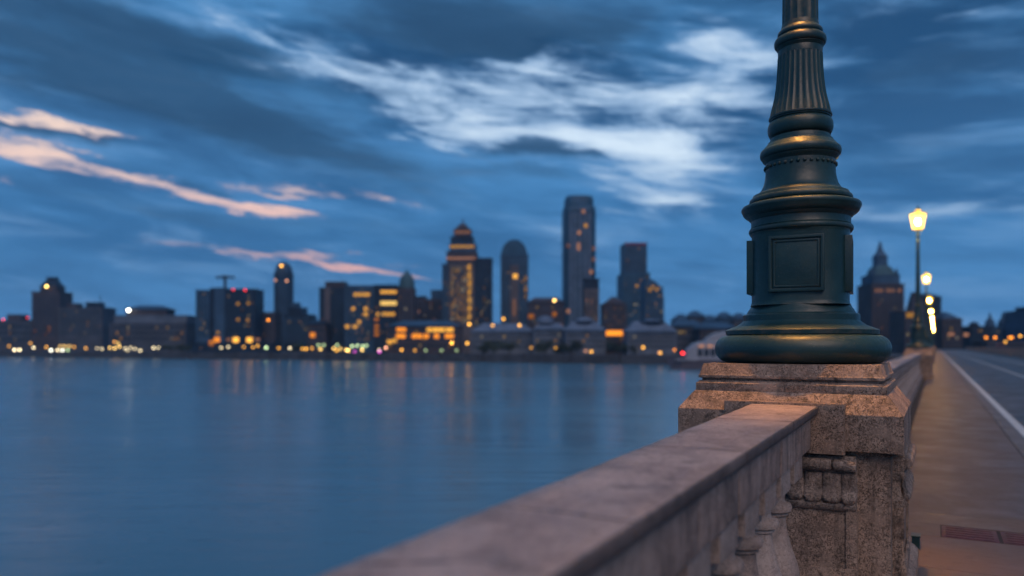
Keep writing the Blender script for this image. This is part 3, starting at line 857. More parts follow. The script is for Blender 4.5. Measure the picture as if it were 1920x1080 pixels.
# ================================================================== THE CITY ON THE FAR BANK
def disc_level(b, dia_px, z): return b
LITM = {}
AMB = (1.0, .46, .06); ORG = (1.0, .30, .02); YEL = (1.0, .62, .16); PAL = (1.0, .82, .48); WHT = (1.0, .98, .80); RED = (1.0, .03, .03); MAG = (.75, .10, .62); GRN = (.62, .85, .42); PNK = (1.0, .45, .25)
CN = {AMB: 'amber', ORG: 'orange', YEL: 'yellow', PAL: 'pale', WHT: 'white', RED: 'red', MAG: 'magenta', GRN: 'greenish', PNK: 'pinkish'}
def lit(col, strength):
    k = (col, round(strength, 2))
    if k not in LITM: LITM[k] = glow('%s_light' % CN[col], col, strength)
    return LITM[k]
BLUR = 22.5 / 3.28 * 1.4      # diameter of the out-of-focus disc of a far point, in photograph pixels
GL_R = .62
globe_mesh = {}
def lamp_strength(b, r, z):
    d = 2 * r * FPX / z
    return b * max(1.0, (BLUR * BLUR + d * d) / (d * d))

def tierdims(x0, x1, z): return (x1 - x0) * z / FPX
class Building:
    def __init__(s, name, label, cat, z, xc, yaw=0.0):
        s.z = z; s.xc = xc
        s.o = empty(name, on_ground(xc, z), TH + yaw)
        tag(s.o, label, cat)
        s.k = z / FPX
    def X(s, px): return (px - s.xc) * s.k
    def Z(s, py): return EYE + (HOR - py) * s.k - LAND_Z
    def box(s, part, x0, x1, yt, mat, depth=None, yb=None, y_off=0.0, ledge=True):
        w = s.X(x1) - s.X(x0); d = depth or max(8, min(w, 26)); zb = 0 if yb is None else s.Z(yb)
        mb = MB(); cx = (s.X(x0) + s.X(x1)) / 2
        zt = s.Z(yt)
        mb.box(s.X(x0), s.X(x1), y_off - d / 2, y_off + d / 2, zb, zt)
        o = mb.put(part, WALL[mat], s.o); s.wm = WALL[mat]
        if ledge:
            mb = MB(); e = .35
            mb.box(s.X(x0) - e, s.X(x1) + e, y_off - d / 2 - e, y_off + d / 2 + e, zt - .9, zt - .3)
            mb.put('cornice', WALL[mat], o)
        s.front = y_off - d / 2
        s.last = (x0, x1, yt, yb)
        return o
    def turned(s, part, xc, prof_px, mat, seg=24, y_off=0.0):
        """round tier: (half width px, row)"""
        mb = MB().lathe([(r * s.k, s.Z(y)) for r, y in prof_px], seg, cx=s.X(xc), cy=y_off)
        return mb.put(part, WALL[mat], s.o, smooth=40)
    def pyramid(s, part, x0, x1, yb, prof_px, mat, y_off=0.0):
        cx = s.X((x0 + x1) / 2)
        mb = MB(); R = []
        for hw, y in prof_px:
            w = hw * s.k
            R.append([(cx + w, y_off - w, s.Z(y)), (cx + w, y_off + w, s.Z(y)), (cx - w, y_off + w, s.Z(y)), (cx - w, y_off - w, s.Z(y))])
        mb.rings(R)
        return mb.put(part, WALL[mat], s.o)
    def gable(s, part, x0, x1, yb, yt, mat, depth=14, y_off=0.0, ridge=.5):
        """roof with its ridge along the facade; ridge is the share of the length the ridge keeps"""
        xa, xb = s.X(x0), s.X(x1); m = (1 - ridge) / 2 * (xb - xa); d = depth / 2
        mb = MB().add([(xa, y_off - d, s.Z(yb)), (xb, y_off - d, s.Z(yb)), (xb, y_off + d, s.Z(yb)), (xa, y_off + d, s.Z(yb)), (xa + m, y_off, s.Z(yt)), (xb - m, y_off, s.Z(yt))],
                      [(0, 3, 2, 1), (0, 1, 5, 4), (2, 3, 4, 5), (1, 2, 5), (3, 0, 4)])
        return mb.put(part, WALL[mat], s.o)
    def windows(s, x0, x1, yt, yb, cols, rows, p_lit=0.0, col=AMB, b=.5, y=None, wf=.55, hf=.5, seed=1, piers=True):
        """dark panes joined in one part; each lit pane a part of its own"""
        rnd = random.Random(seed); yy = s.front if y is None else y
        mb = MB(); xa, xb = s.X(x0), s.X(x1); za, zb = s.Z(yb), s.Z(yt)
        cw = (xb - xa) / cols; rh = (zb - za) / rows
        for r in range(rows):
            for c in range(cols):
                cx = xa + (c + .5) * cw; cz = za + (r + .5) * rh
                q = (cx - cw * wf / 2, cx + cw * wf / 2, yy - .06, yy + .05, cz - rh * hf / 2, cz + rh * hf / 2)
                dim = rnd.random() < .07
                if rnd.random() < p_lit or dim:
                    k = rnd.choice((.35, .6, 1.0)) if not dim else rnd.choice((.2, .3, .45))
                    MB().box(*q).put('lit_window', lit(rnd.choice((col, col, YEL, PAL)), b * k), s.o)
                else: mb.box(*q)
        if mb.v:
            o = mb.put('window_panes', M['dark_glass'], s.o); o['kind'] = 'stuff'
        if piers and cols > 2:
            mb = MB()
            for c in range(cols + 1):
                mb.box(xa + c * cw - .22, xa + c * cw + .22, yy - .30, yy + .04, za, zb)
            mb.put('pier_strips', s.wm, s.o)['kind'] = 'stuff'
    def pane(s, x, y, w, h, col, b, yoff=None, name='lit_window'):
        yy = s.front if yoff is None else yoff
        hw, hh = w / 2 * s.k, h / 2 * s.k
        return MB().box(s.X(x) - hw, s.X(x) + hw, yy - .34, yy + .05, s.Z(y) - hh, s.Z(y) + hh).put(name, lit(col, b), s.o)
    def beacon(s, x, y, col, b, r=.6, yoff=None, name='roof_lamp'):
        yy = s.front - .9 if yoff is None else yoff
        par = MB().tube((s.X(x), yy, s.Z(y) - 2.2), (s.X(x), yy, s.Z(y)), .12, 6).put('lamp_bracket', M['dark_metal'], s.o)
        return MB().ball((s.X(x), yy, s.Z(y)), r, r, r, 12, 8).put(name, lit(col, lamp_strength(b, r, s.z)), par, smooth=80)

def sd_at(px, extra): return shore_depth(px) + extra

# --- far left
B = Building('low_hall', 'long low grey hall at the far left edge of the waterfront', 'building', sd_at(30, 70), 32)
B.box('wall', -40, 74, 601, 'grey', 22); B.windows(-38, 72, 608, 642, 22, 3, .04, AMB, .3, seed=3); B.box('roof_block', 22, 46, 590, 'brown', 12, 601)
B.beacon(16.5, 600.5, RED, .6); B.beacon(2, 598, RED, .25); B.beacon(62, 596, RED, .25)
B = Building('clock_tower', 'brown stepped tower with round lit clock lamp near its top', 'building', sd_at(98, 60), 98)
B.box('shaft', 73, 124, 548, 'brown', 18); B.windows(76, 121, 556, 630, 7, 12, .03, ORG, .5, seed=5)
B.box('upper_stage', 84, 114, 538, 'brown', 12, 548); B.pyramid('roof', 84, 114, 538, [(15, 538), (9, 528), (7.5, 526)], 'dark'); B.box('lantern_stage', 91, 107, 520, 'dark', 5, 530)
B.beacon(99, 538.6, YEL, 1.5, .8, -8); B.pane(78, 565, 6, 7, ORG, .35)
B = Building('office_block', 'grey brown block with rooftop boxes and a thin mast beside the clock tower', 'building', sd_at(165, 75), 164)
B.box('wall', 124, 205, 577, 'grey', 20); B.windows(127, 202, 582, 628, 14, 7, .02, AMB, .3, seed=8)
B.box('roof_box', 132, 150, 569, 'brown', 8, 577); B.box('roof_box', 166, 192, 567, 'dark', 8, 577); MB().tube((B.X(189), 0, B.Z(567)), (B.X(189), 0, B.Z(552)), .25, 6).put('mast', M['dark_metal'], B.o)
for x in (146, 157.5, 163, 169, 180, 185, 190): B.pane(x, 635, 8, 8, ORG, 1.15)
B = Building('market_hall', 'wide pale hall with stepped roof and a bright white floodlight', 'building', sd_at(290, 60), 291)
B.box('wall', 222, 362, 606, 'grey', 24); B.box('upper_wall', 226, 360, 592, 'pale', 18, 606); B.box('attic', 246, 320, 580, 'brown', 14, 592); B.gable('roof', 240, 326, 581, 573, 'slate', 16)
B.front = -12; B.windows(226, 358, 610, 640, 20, 3, 0, seed=9); B.beacon(254, 583, WHT, 2.6, .9, -10)
# --- twin slab with the crane
B = Building('twin_slab_tower', 'dark twin slab block topped by a small crane and red lights', 'building', sd_at(432, 80), 432)
B.box('left_slab', 377, 402, 545, 'slate', 18); B.windows(379, 400, 550, 632, 4, 14, .05, YEL, .25, seed=11)
B.box('core', 402, 412, 541, 'dark', 14, ); B.box('middle_slab', 411, 430, 541, 'slate', 17); B.box('right_slab', 430, 487, 543, 'dark', 18); B.windows(434, 484, 548, 632, 8, 14, .05, AMB, .35, seed=12)
for x, y in ((455, 600), (473, 601), (455, 571), (474, 570), (418, 624)): B.pane(x, y, 5, 5, AMB, .4)
B.beacon(447, 545, RED, .3); B.beacon(469, 546, RED, .4)
cr = MB().tube((B.X(422), 0, B.Z(541)), (B.X(422), 0, B.Z(517)), 1.1, 6).put('crane_mast', M['dark_metal'], B.o)
mb = MB(); mb.tube((B.X(405), 0, B.Z(520)), (B.X(440), 0, B.Z(520)), .7, 6); mb.tube((B.X(422), 0, B.Z(516)), (B.X(405), 0, B.Z(520)), .2, 5); mb.tube((B.X(422), 0, B.Z(516)), (B.X(440), 0, B.Z(520)), .2, 5); mb.put('crane_jib', M['dark_metal'], cr)
B = Building('low_block', 'low dark block between the crane block and the round-topped tower', 'building', sd_at(500, 110), 502)
B.box('wall', 486, 522, 586, 'brown', 16); B.windows(488, 520, 592, 640, 6, 6, .04, AMB, .4, seed=13)
B = Building('round_top_tower', 'slim blue tower with a rounded top lit by a yellow lamp', 'building', sd_at(532, 190), 532)
B.turned('shaft', 532, [(16.5, 652), (16.5, 520), (16, 508), (14, 500), (9, 494), (2, 491)], 'slate')
mb = MB()
for k in range(24):
    a = 2 * math.pi * k / 24; r = 16.7 * B.k
    mb.tube((r * math.cos(a), r * math.sin(a), 0), (r * math.cos(a), r * math.sin(a), B.Z(512)), .45, 4)
mb.put('rib_strips', WALL['dark'], B.o)['kind'] = 'stuff'
B.beacon(533, 500, AMB, .9, 1.0, -14 * B.k - 1.5); B.beacon(522, 527, PNK, .2, .7, -15 * B.k - 1.2); B.beacon(543, 528, PNK, .3, .7, -15 * B.k - 1.2)
B = Building('stepped_block', 'dark block stepping down beside the slim round-topped tower', 'building', sd_at(566, 130), 568)
B.box('wall', 540, 588, 590, 'dark', 18); B.box('upper_wall', 546, 572, 577, 'dark', 14, 590); B.box('top_wall', 548, 560, 568, 'slate', 10, 577); B.front = -9; B.windows(542, 586, 595, 640, 9, 7, .02, AMB, .4, seed=14)
# --- group left of the deco tower
B = Building('dark_office', 'dark office block with a pale vertical strip left of the lit windows', 'building', sd_at(628, 90), 628)
B.box('wall', 605, 652, 541, 'dark', 18); B.windows(608, 650, 546, 636, 7, 14, .01, AMB, .3, seed=15); B.box('roof_box', 613, 649, 529, 'brown', 10, 541)
mb = MB(); mb.box(B.X(615), B.X(625), -9.5, -8.8, 0, B.Z(541)); mb.put('facade_strip', WALL['tan'], B.o)
B = Building('lit_office', 'grey office block with scattered rows of yellow lit windows', 'building', sd_at(680, 80), 680)
B.box('wall', 652, 706, 537, 'slate', 18); B.windows(655, 703, 542, 640, 9, 15, .06, AMB, .35, seed=16)
for x, y, w in ((672, 554, 6), (680, 554, 6), (688, 554, 6), (695, 554, 6), (691, 580, 7), (691, 590, 7), (657, 613, 8), (671, 613, 8), (668, 580, 6), (679, 604, 6)): B.pane(x, y, w, 6, AMB, .8)
B = Building('corner_office', 'block with two broad bright yellow window bands beside a domed tower', 'building', sd_at(724, 70), 725)
B.box('wall', 706, 748, 536, 'dark', 18); B.windows(708, 746, 541, 640, 8, 15, .03, AMB, .3, seed=17)
for x in (721, 727, 733, 739, 745): B.pane(x, 549.5, 5, 6, AMB, 1.0); B.pane(x, 570, 5.4, 7.5, YEL, 1.1)
for x in (713, 724, 730, 736, 742): B.pane(x, 590, 5, 6.5, AMB, .75)
for y in (600, 612, 620, 628): B.pane(711, y, 8, 5, ORG, .4)
B = Building('domed_tower', 'brown tower with a pointed dark dome beside the yellow window bands', 'building', sd_at(762, 75), 763)
B.box('shaft', 748, 778, 541, 'brown', 11); B.windows(750, 776, 548, 640, 5, 13, .02, AMB, .3, seed=18)
B.turned('dome', 763, [(14.5, 543), (14.5, 530), (12.5, 522), (8, 515), (3, 511), (1, 505)], 'copper')
B = Building('back_block', 'low brown block behind the terrace, left of the stepped tower', 'building', sd_at(806, 170), 806)
B.box('wall', 778, 838, 562, 'brown', 20); B.box('upper_wall', 810, 836, 545, 'slate', 14, 562); B.box('gable_block', 782, 800, 556, 'dark', 10, 562); B.front = -10; B.windows(780, 836, 567, 640, 10, 10, .05, PNK, .25, seed=19)
# --- stepped tower
B = Building('stepped_tower', 'tall stepped tower with spire, lit bands and glowing columns of windows', 'skyscraper', sd_at(866, 150), 866)
B.box('shaft', 845, 891, 497, 'tan', 26); fr = B.front
B.windows(848, 888, 503, 606, 8, 22, .55, AMB, .42, seed=20, wf=.6, hf=.55)
for y in (505, 520, 535, 550, 565, 580, 595): B.pane(882, y, 5, 11, AMB, .55)
B.box('left_wing', 832, 846, 498, 'slate', 24); B.front = -12; B.windows(833, 845, 503, 636, 3, 20, .03, AMB, .3, seed=21)
B.box('right_wing', 890, 923, 487, 'dark', 24); B.windows(893, 920, 493, 636, 6, 22, .03, AMB, .3, seed=22)
B.box('second_stage', 840, 895, 475, 'brown', 24, 497); B.box('third_stage', 845, 893, 460, 'slate', 21, 475)
for x in range(848, 892, 5): B.pane(x, 466, 4, 5, AMB, .5); 
B.front = -12
for x in range(842, 894, 5): B.pane(x, 488, 4.4, 4, PNK, .32)
B.box('fourth_stage', 847, 888, 447, 'dark', 18, 460); B.box('fifth_stage', 852, 884, 432, 'brown', 14, 447)
for x in range(856, 882, 5): B.pane(x, 438, 4, 5, PNK, .22)
B.pyramid('roof', 854, 882, 432, [(14, 432), (9, 425), (5, 421), (1.2, 418), (.6, 410)], 'brown')
# --- round headed tower
B = Building('round_headed_tower', 'blue grey tower with rounded glass head between the two tallest towers', 'skyscraper', sd_at(964, 210), 964)
B.box('shaft', 939, 990, 482, 'slate', 26); B.windows(941, 988, 490, 620, 8, 24, .03, AMB, .35, seed=23)
mb = MB(); R = []
for yy in (-12, 12):
    R.append([(B.X(964) + 25 * B.k * math.cos(math.pi * i / 16) * (1 if i in (0, 16) else .96), yy, B.Z(482) + 29 * B.k * math.sin(math.pi * i / 16)) for i in range(17)])
mb.rings(R); mb.put('rounded_head', WALL['teal'], B.o)
mb = MB(); mb.box(B.X(957), B.X(972), -13.8, -12.9, 0, B.Z(500)); mb.put('facade_strip', WALL['tan'], B.o)
B.front = -13.6; B.pane(966, 521, 8, 8, AMB, 1.3); B.pane(964, 578, 5, 30, PNK, .16); B.pane(985, 545, 4, 10, AMB, .25); B.pane(985, 525, 4, 8, AMB, .25)
B = Building('brown_terrace', 'low brown block with gabled roof between the two tall towers', 'building', sd_at(1022, 130), 1022)
B.box('wall', 990, 1056, 568, 'brown', 18); B.gable('roof', 988, 1058, 568, 558, 'brown', 20, ridge=.6); B.windows(992, 1054, 573, 640, 11, 8, .07, PNK, .3, seed=24)
B.beacon(1038, 565, YEL, 1.25, .8); B.pane(1038, 590, 8, 8, ORG, .3); B.pane(995, 594, 10, 8, ORG, .3)
# --- tallest
B = Building('tallest_tower', 'tallest glass tower of the skyline with a flat rounded crown', 'skyscraper', sd_at(1085, 230), 1085)
mb = MB()
def ro(hw, y, d=.42, n=6):
    w = hw * B.k; c = w * d; pts = []
    for sx, sy, a0 in ((1, -1, -90), (1, 1, 0), (-1, 1, 90), (-1, -1, 180)):
        for i in range(n):
            a = math.radians(a0 + 90 * i / (n - 1)); pts.append((sx * (w - c) + c * math.cos(a), sy * (w - c) + c * math.sin(a), B.Z(y)))
    return pts
mb.rings([ro(30, 652), ro(30, 400), ro(29, 392), ro(28, 391)]); mb.put('shaft', WALL['teal'], B.o, smooth=40)
mb = MB(); mb.rings([ro(26.5, 392, .6), ro(26.5, 376, .6), ro(24, 371, .6), ro(20, 370, .6)]); mb.put('crown', WALL['teal'], B.o, smooth=40)
mb = MB()
for i in range(44): 
    y = 402 + i * 5.4; mb.rings([ro(30.15, y), ro(30.15, y - 1.6)])
mb.put('floor_bands', M['dark_glass'], B.o)['kind'] = 'stuff'
B.front = -30 * B.k
mb = MB()
for x in (-17, -9, 0, 9, 17): mb.box(x * B.k - .9, x * B.k + .9, B.front - .7, B.front + .2, 0, B.Z(404))
mb.put('facade_strips', WALL['roofblue'], B.o)['kind'] = 'stuff'
for x, y, b in ((1091, 402, .3), (1095, 428, .45), (1083, 441, .35), (1082, 463, .3), (1082, 470, .3), (1105, 513, .3), (1063, 465, .12), (1063, 585, .3), (1110, 470, .15), (1110, 490, .15)): B.pane(x, y, 6, 7, PNK if b < .4 else AMB, b * 1.1, B.front - .6)
B = Building('annex_tower', 'narrow annex with lit base at the right foot of the tallest tower', 'building', sd_at(1107, 150), 1107)
B.box('wall', 1094, 1121, 543, 'tan', 14); B.windows(1096, 1119, 548, 640, 5, 14, .10, PNK, .3, seed=26); B.box('top_stage', 1094, 1121, 524, 'dark', 13.4, 543)
# --- right group
B = Building('gabled_block', 'brown gabled block left of the tower with red roof lights', 'building', sd_at(1149, 110), 1149)
B.box('wall', 1128, 1171, 570, 'brown', 15); B.gable('roof', 1132, 1168, 570, 557, 'brown', 16, ridge=.25); B.windows(1130, 1169, 575, 640, 7, 8, .03, PNK, .25, seed=27)
B = Building('red_light_tower', 'grey slab tower with a row of red lights along its roof', 'skyscraper', sd_at(1187, 240), 1187)
B.box('shaft', 1167, 1208, 459, 'slate', 24); B.windows(1169, 1206, 467, 560, 7, 17, .02, AMB, .3, seed=28); B.box('lower_stage', 1162, 1212, 515, 'teal', 30); B.windows(1164, 1210, 520, 620, 8, 16, .05, AMB, .3, seed=29)
for x in (1172, 1180, 1188, 1196, 1203): B.pane(x, 461.5, 4, 2.5, RED, .16, -12.4)
B = Building('curved_block', 'block with a curved shoulder and amber windows right of the red-light tower', 'building', sd_at(1224, 170), 1224)
B.box('wall', 1205, 1240, 560, 'slate', 18)
mb = MB(); R = []
for yy in (-9, 9): R.append([(B.X(1205), yy, B.Z(560))] + [(B.X(1206) + 33 * B.k * math.cos(math.pi / 2 * i / 10), yy, B.Z(560) + 36 * B.k * math.sin(math.pi / 2 * i / 10)) for i in range(11)])
mb.rings(R); mb.put('curved_top', WALL['slate'], B.o); B.windows(1207, 1238, 538, 640, 6, 14, .10, AMB, .35, seed=30)
for x, y in ((1190, 538), (1219, 540), (1226, 545), (1214, 546)): B.pane(x, y, 5, 5, AMB, .4)
# --- waterfront pavilions
def pavilion(name, label, x0, x1, yt, yr, extra, wall='pale', roof='roofblue', seed=1, dome=None, lits=(), ridge=.6):
    xc = (x0 + x1) / 2
    B = Building(name, label, 'building', sd_at(xc, extra), xc)
    B.box('wall', x0, x1, yt, wall, 14, ledge=True); B.windows(x0 + 3, x1 - 3, yt + 5, 654, max(3, int((x1 - x0) / 7)), 3, 0, seed=seed, wf=.6, hf=.5)
    if yr is not None: B.gable('roof', x0 - 2, x1 + 2, yt, yr, roof, 16, ridge=ridge)
    if dome: B.turned('dome', dome[0], [(dome[1], yr if yr else yt), (dome[1] * .95, dome[2] + 6), (dome[1] * .6, dome[2] + 2), (1, dome[2])], roof)
    for x, y, w, h, col, b in lits: B.pane(x, y, w, h, col, b)
    return B
tl = [(x, 618.5, 9, 7, ORG, 1.2) for x in (752, 760)] + [(x, 618.5, 8, 8, AMB, 1.15) for x in (807, 816, 824, 832, 842, 848)]
tl += [(x, 630.5, 9, 8, ORG, 1.2) for x in (751, 759, 780, 790, 802, 821, 841, 848)] + [(743, 639, 9, 7, AMB, .8), (734, 641, 8, 7, AMB, 1.0)]
pavilion('terrace_restaurant', 'low waterfront terrace building with two rows of orange lit windows', 729, 866, 612, 601, 26, 'brown', 'slate', 31, lits=tl)
pavilion('domed_pavilion', 'pale pavilion with shallow dome at the water left of the tallest tower', 1000, 1060, 618, 606, 30, seed=32, dome=(1022, 16, 592))
pavilion('long_pavilion', 'long pale waterfront building with bluish roofs below the tallest tower', 1058, 1132, 620, 603, 22, seed=33, dome=(1096, 18, 594))
pavilion('hipped_pavilion', 'low pale waterfront building with hipped roof left of the domed pavilion', 884, 1000, 622, 606, 34, seed=34)
pavilion('orange_window_house', 'narrow dark house with one bright row of orange windows', 1128, 1174, 612, None, 36, 'brown', seed=35, lits=[(x, 625, 8, 9, ORG, 1.5) for x in (1137, 1143, 1149, 1155, 1161, 1166)])
pavilion('ferry_house', 'pale waterfront house with curved hipped roof right of the orange windows', 1172, 1262, 622, 602, 20, seed=36, dome=(1222, 24, 598))
pavilion('boathouse', 'grey boathouse behind the white boat near the foreground lamp', 1258, 1312, 612, 600, 70, 'grey', 'slate', seed=37)
pavilion('storehouse', 'dark storehouse behind the white boat next to the foreground lamp', 1306, 1372, 616, 604, 60, 'brown', 'slate', seed=38)
pavilion('brick_warehouse', 'dark brick warehouse behind the quay right of the round-topped tower', 582, 616, 608, 600, 70, 'brown', 'dark', seed=39, lits=[(591.6, 628.4, 9, 9, ORG, .9)])
pavilion('quay_shed', 'long low dark shed on the quay below the crane block', 372, 520, 642, None, 22, 'dark', seed=40, lits=[(405, 643, 9, 8, ORG, .7), (415, 637, 10, 9, ORG, 1.2), (450, 637.5, 10, 9, AMB, 1.9), (475, 637.5, 10, 9, AMB, 1.9), (437, 637, 8, 6, PNK, .2), (490, 637, 8, 6, PNK, .25)])
# --- rows behind, low bluish houses to the right
hs = [(1262, 1290, 592, 'slate'), (1288, 1318, 586, 'grey'), (1316, 1345, 594, 'slate'), (1343, 1372, 588, 'slate'), (1370, 1400, 590, 'grey'), (1398, 1425, 600, 'slate')]
nm = ['gabled_house', 'narrow_house', 'low_house', 'peaked_house', 'grey_house', 'end_house']
lb = ['first bluish gabled house right of the curved block', 'second bluish gabled house right of the curved block, taller than the first', 'third bluish gabled house right of the curved block', 'fourth bluish gabled house right of the curved block', 'fifth bluish gabled house, just left of the foreground lamp base', 'last bluish house partly hidden by the foreground lamp base']
for (x0, x1, yt, w), n_, l_ in zip(hs, nm, lb):
    xc = (x0 + x1) / 2; B = Building(n_, l_, 'house', sd_at(xc, 150), xc)
    B.box('wall', x0, x1, yt + 8, w, 12); B.gable('roof', x0 - 1, x1 + 1, yt + 8, yt - 3, 'slate', 14, ridge=.3); B.windows(x0 + 2, x1 - 2, yt + 12, 640, 5, 6, .02, PNK, .2, seed=int(x0))
# --- right of the lamp
B = Building('spired_tower', 'tall dark tower with tiered roof and spire beside the second lamp', 'building', 470, 1650)
B.box('shaft', 1621, 1680, 534, 'brown', 20); B.windows(1624, 1677, 540, 640, 9, 14, .0, PNK, .2, seed=41); B.box('attic', 1626, 1675, 517, 'slate', 16, 534); B.front = -10
for x in (1628, 1673): B.pyramid('corner_turret', x - 3, x + 3, 520, [(2.6, 518), (2.6, 511), (.5, 505)], 'slate', -5)
B.pyramid('roof', 1630, 1671, 517, [(19, 517), (15, 505), (11, 499)], 'copper'); B.pyramid('cupola', 1640, 1660, 500, [(9.5, 500), (9.5, 483), (10.5, 482), (7, 476), (4, 470), (2.6, 462), (1.0, 453)], 'slate')
for x in (1629, 1637, 1650, 1658, 1671): B.pane(x, 547, 7, 6, PNK, .17)
B = Building('mansard_block', 'dark block with a lit shop front between the spired tower and the lamp row', 'building', 400, 1706)
B.box('wall', 1682, 1722, 584, 'brown', 16); B.pyramid('roof', 1704, 1728, 576, [(13, 586), (8, 562), (5, 548)], 'brown'); B.windows(1684, 1720, 590, 640, 6, 6, .0, seed=42); B.pane(1696, 592, 24, 9, AMB, .32)
B = Building('tall_gable_house', 'narrow dark house directly behind the receding lamp row', 'building', 430, 1737)
B.box('wall', 1718, 1752, 558, 'dark', 14); B.windows(1720, 1750, 563, 640, 5, 8, .0, seed=43); B.gable('roof', 1718, 1752, 558, 550, 'dark', 15, ridge=.4)
B = Building('gable_end_house', 'dark gabled block right of the receding lamp row', 'building', 420, 1770)
B.box('wall', 1752, 1788, 598, 'brown', 16); B.gable('roof', 1756, 1786, 598, 585, 'slate', 16, ridge=.2); B.windows(1755, 1786, 603, 656, 6, 6, .0, seed=44); B.pane(1767, 627, 12, 6, PNK, .3); B.pane(1795, 628, 8, 6, PNK, .4)
B = Building('dark_block', 'flat dark block with a low dome at the end of the road', 'building', 440, 1822)
B.box('wall', 1802, 1842, 612, 'dark', 18); B.turned('dome', 1826, [(9, 613), (8, 607), (4, 604), (1, 603)], 'dark'); B.windows(1804, 1840, 617, 656, 7, 5, 0, seed=45)
B = Building('twin_spire_hall', 'long dark hall with two small spires at the right edge', 'building', 450, 1872)
B.box('wall', 1842, 1905, 614, 'slate', 18); B.windows(1844, 1903, 619, 656, 10, 5, 0, seed=46)
for x in (1856, 1880): B.pyramid('spire', x - 8, x + 8, 614, [(7.5, 616), (5, 602), (2, 596), (.4, 585)], 'slate')
B = Building('corner_block', 'greenish grey block cut by the right edge of the picture', 'building', 430, 1930)
B.box('wall', 1904, 1960, 583, 'slate', 20); B.windows(1906, 1958, 588, 656, 8, 8, .04, PNK, .3, seed=47); B.box('roof_box', 1915, 1940, 576, 'dark', 10, 583)
B = Building('street_arcade', 'low arcade lit from inside under the twin spires', 'building', 415, 1890)
B.box('wall', 1838, 1960, 640, 'brown', 12); B.windows(1840, 1958, 643, 660, 14, 2, .0, seed=48)

# ---- lamps along the far quay
def quay_lamp(x, y, col, b, label, group, extra=7.0, z=None, ground=LAND_Z):
    z = z or sd_at(x, extra)
    p = P(x, y, z)
    o = empty('street_lamp', (p.x, p.y, ground)); h = max(1.2, p.z - ground)
    key = 'pole%d' % round(h * 4)
    if key not in globe_mesh:
        mb = MB(); mb.tube((0, 0, 0), (0, 0, h), .10, 6, .07); mb.lathe([(.22, 0), (.2, .5), (.1, .6)], 8); globe_mesh[key] = mb.mesh('pole'); globe_mesh[key].materials.append(M['dark_metal'])
    link('pole', globe_mesh[key], None, o)
    MB().ball((0, 0, h), GL_R, GL_R, GL_R, 12, 8).put('lamp_globe', lit(col, lamp_strength(b, GL_R, z)), o, smooth=80)
    tag(o, label, 'street lamp', group)
clusters = [
 ('before the low hall', 2, [(27, 656, PAL, 1.2), (36.5, 656, PAL, 1.2), (17, 649, AMB, .3), (57, 643.5, AMB, .3), (63, 652, PAL, .75)]),
 ('below the clock tower', 2, [(87, 650.5, AMB, .4), (95.6, 659, WHT, 1.2), (108, 658, PAL, .8), (117, 659, WHT, 1.0), (113, 649, YEL, .3), (121, 649, YEL, .35), (130, 649, YEL, .35), (139, 650.5, AMB, .3), (127, 658, GRN, .35)]),
 ('between clock tower and wide hall', 3, [(161, 653, AMB, .35), (182, 653, PAL, .3), (191, 654, PAL, .45), (206, 652, YEL, .5), (215, 653, YEL, .6), (224, 650, YEL, .55), (235, 653, PAL, .5), (245, 652, PAL, .45), (215, 641, AMB, .35), (222, 644, YEL, .35)]),
 ('before the floodlit wide hall', 3, [(253, 654, PAL, .45), (263, 658, PAL, .6), (288, 652, PAL, .7), (297, 652, PAL, .4), (239, 659, PAL, .35)]),
 ('below the crane block', 4, [(374, 651, AMB, .4), (414.6, 652, PAL, .5), (428, 650.5, PAL, .5), (457, 650.5, AMB, .3), (474, 651, AMB, .35), (483, 648, AMB, .4), (499, 652, GRN, .75)]),
 ('below the slim round-topped tower', 4, [(522.6, 652.6, AMB, .4), (543.5, 652.6, PAL, .75), (567, 654, AMB, .4), (574, 654, AMB, .65), (585, 653, AMB, .4), (503, 600, ORG, .7)]),
 ('below the lit office block', 4, [(601, 654.5, YEL, .7), (597, 647, GRN, .3), (607, 647, GRN, .3), (626, 653, YEL, .6), (631, 657, AMB, .55), (638, 654, YEL, .5), (632, 647, GRN, .35), (653, 657, YEL, 1.1), (649, 656, YEL, .7), (660, 649, GRN, .6), (670, 648, GRN, .5), (679, 656, YEL, .8), (680, 649, GRN, .5), (687, 648, GRN, .4), (665, 660, MAG, .3)]),
 ('left of the orange terrace building', 5, [(711.5, 659.7, MAG, .6), (711, 656, PAL, .45), (723.7, 652, PNK, .7)]),
 ('before the orange terrace building', 5, [(753, 656, AMB, .6), (778, 657, AMB, .3), (798, 657, GRN, .2), (828, 657, GRN, .2), (847, 643, AMB, 1.4), (876, 643.6, AMB, .75), (856, 657, GRN, .2)]),
 ('among the pavilions below the stepped tower', 5, [(880, 608, AMB, 1.0), (924, 610, AMB, .5), (944, 598, AMB, .65), (974, 610, AMB, .75), (996, 652, AMB, .25)]),
 ('before the pale pavilions and trees', 5, [(1042, 652, AMB, .25), (1098, 658, PNK, .2), (1109, 659.4, AMB, .6), (1206, 651.5, AMB, .65), (1238, 663, AMB, .6), (1236, 670, PNK, .3)]),
]
NUM = {2: 'two', 3: 'three', 4: 'four', 5: 'five', 6: 'six', 7: 'seven', 8: 'eight', 9: 'nine', 10: 'ten'}
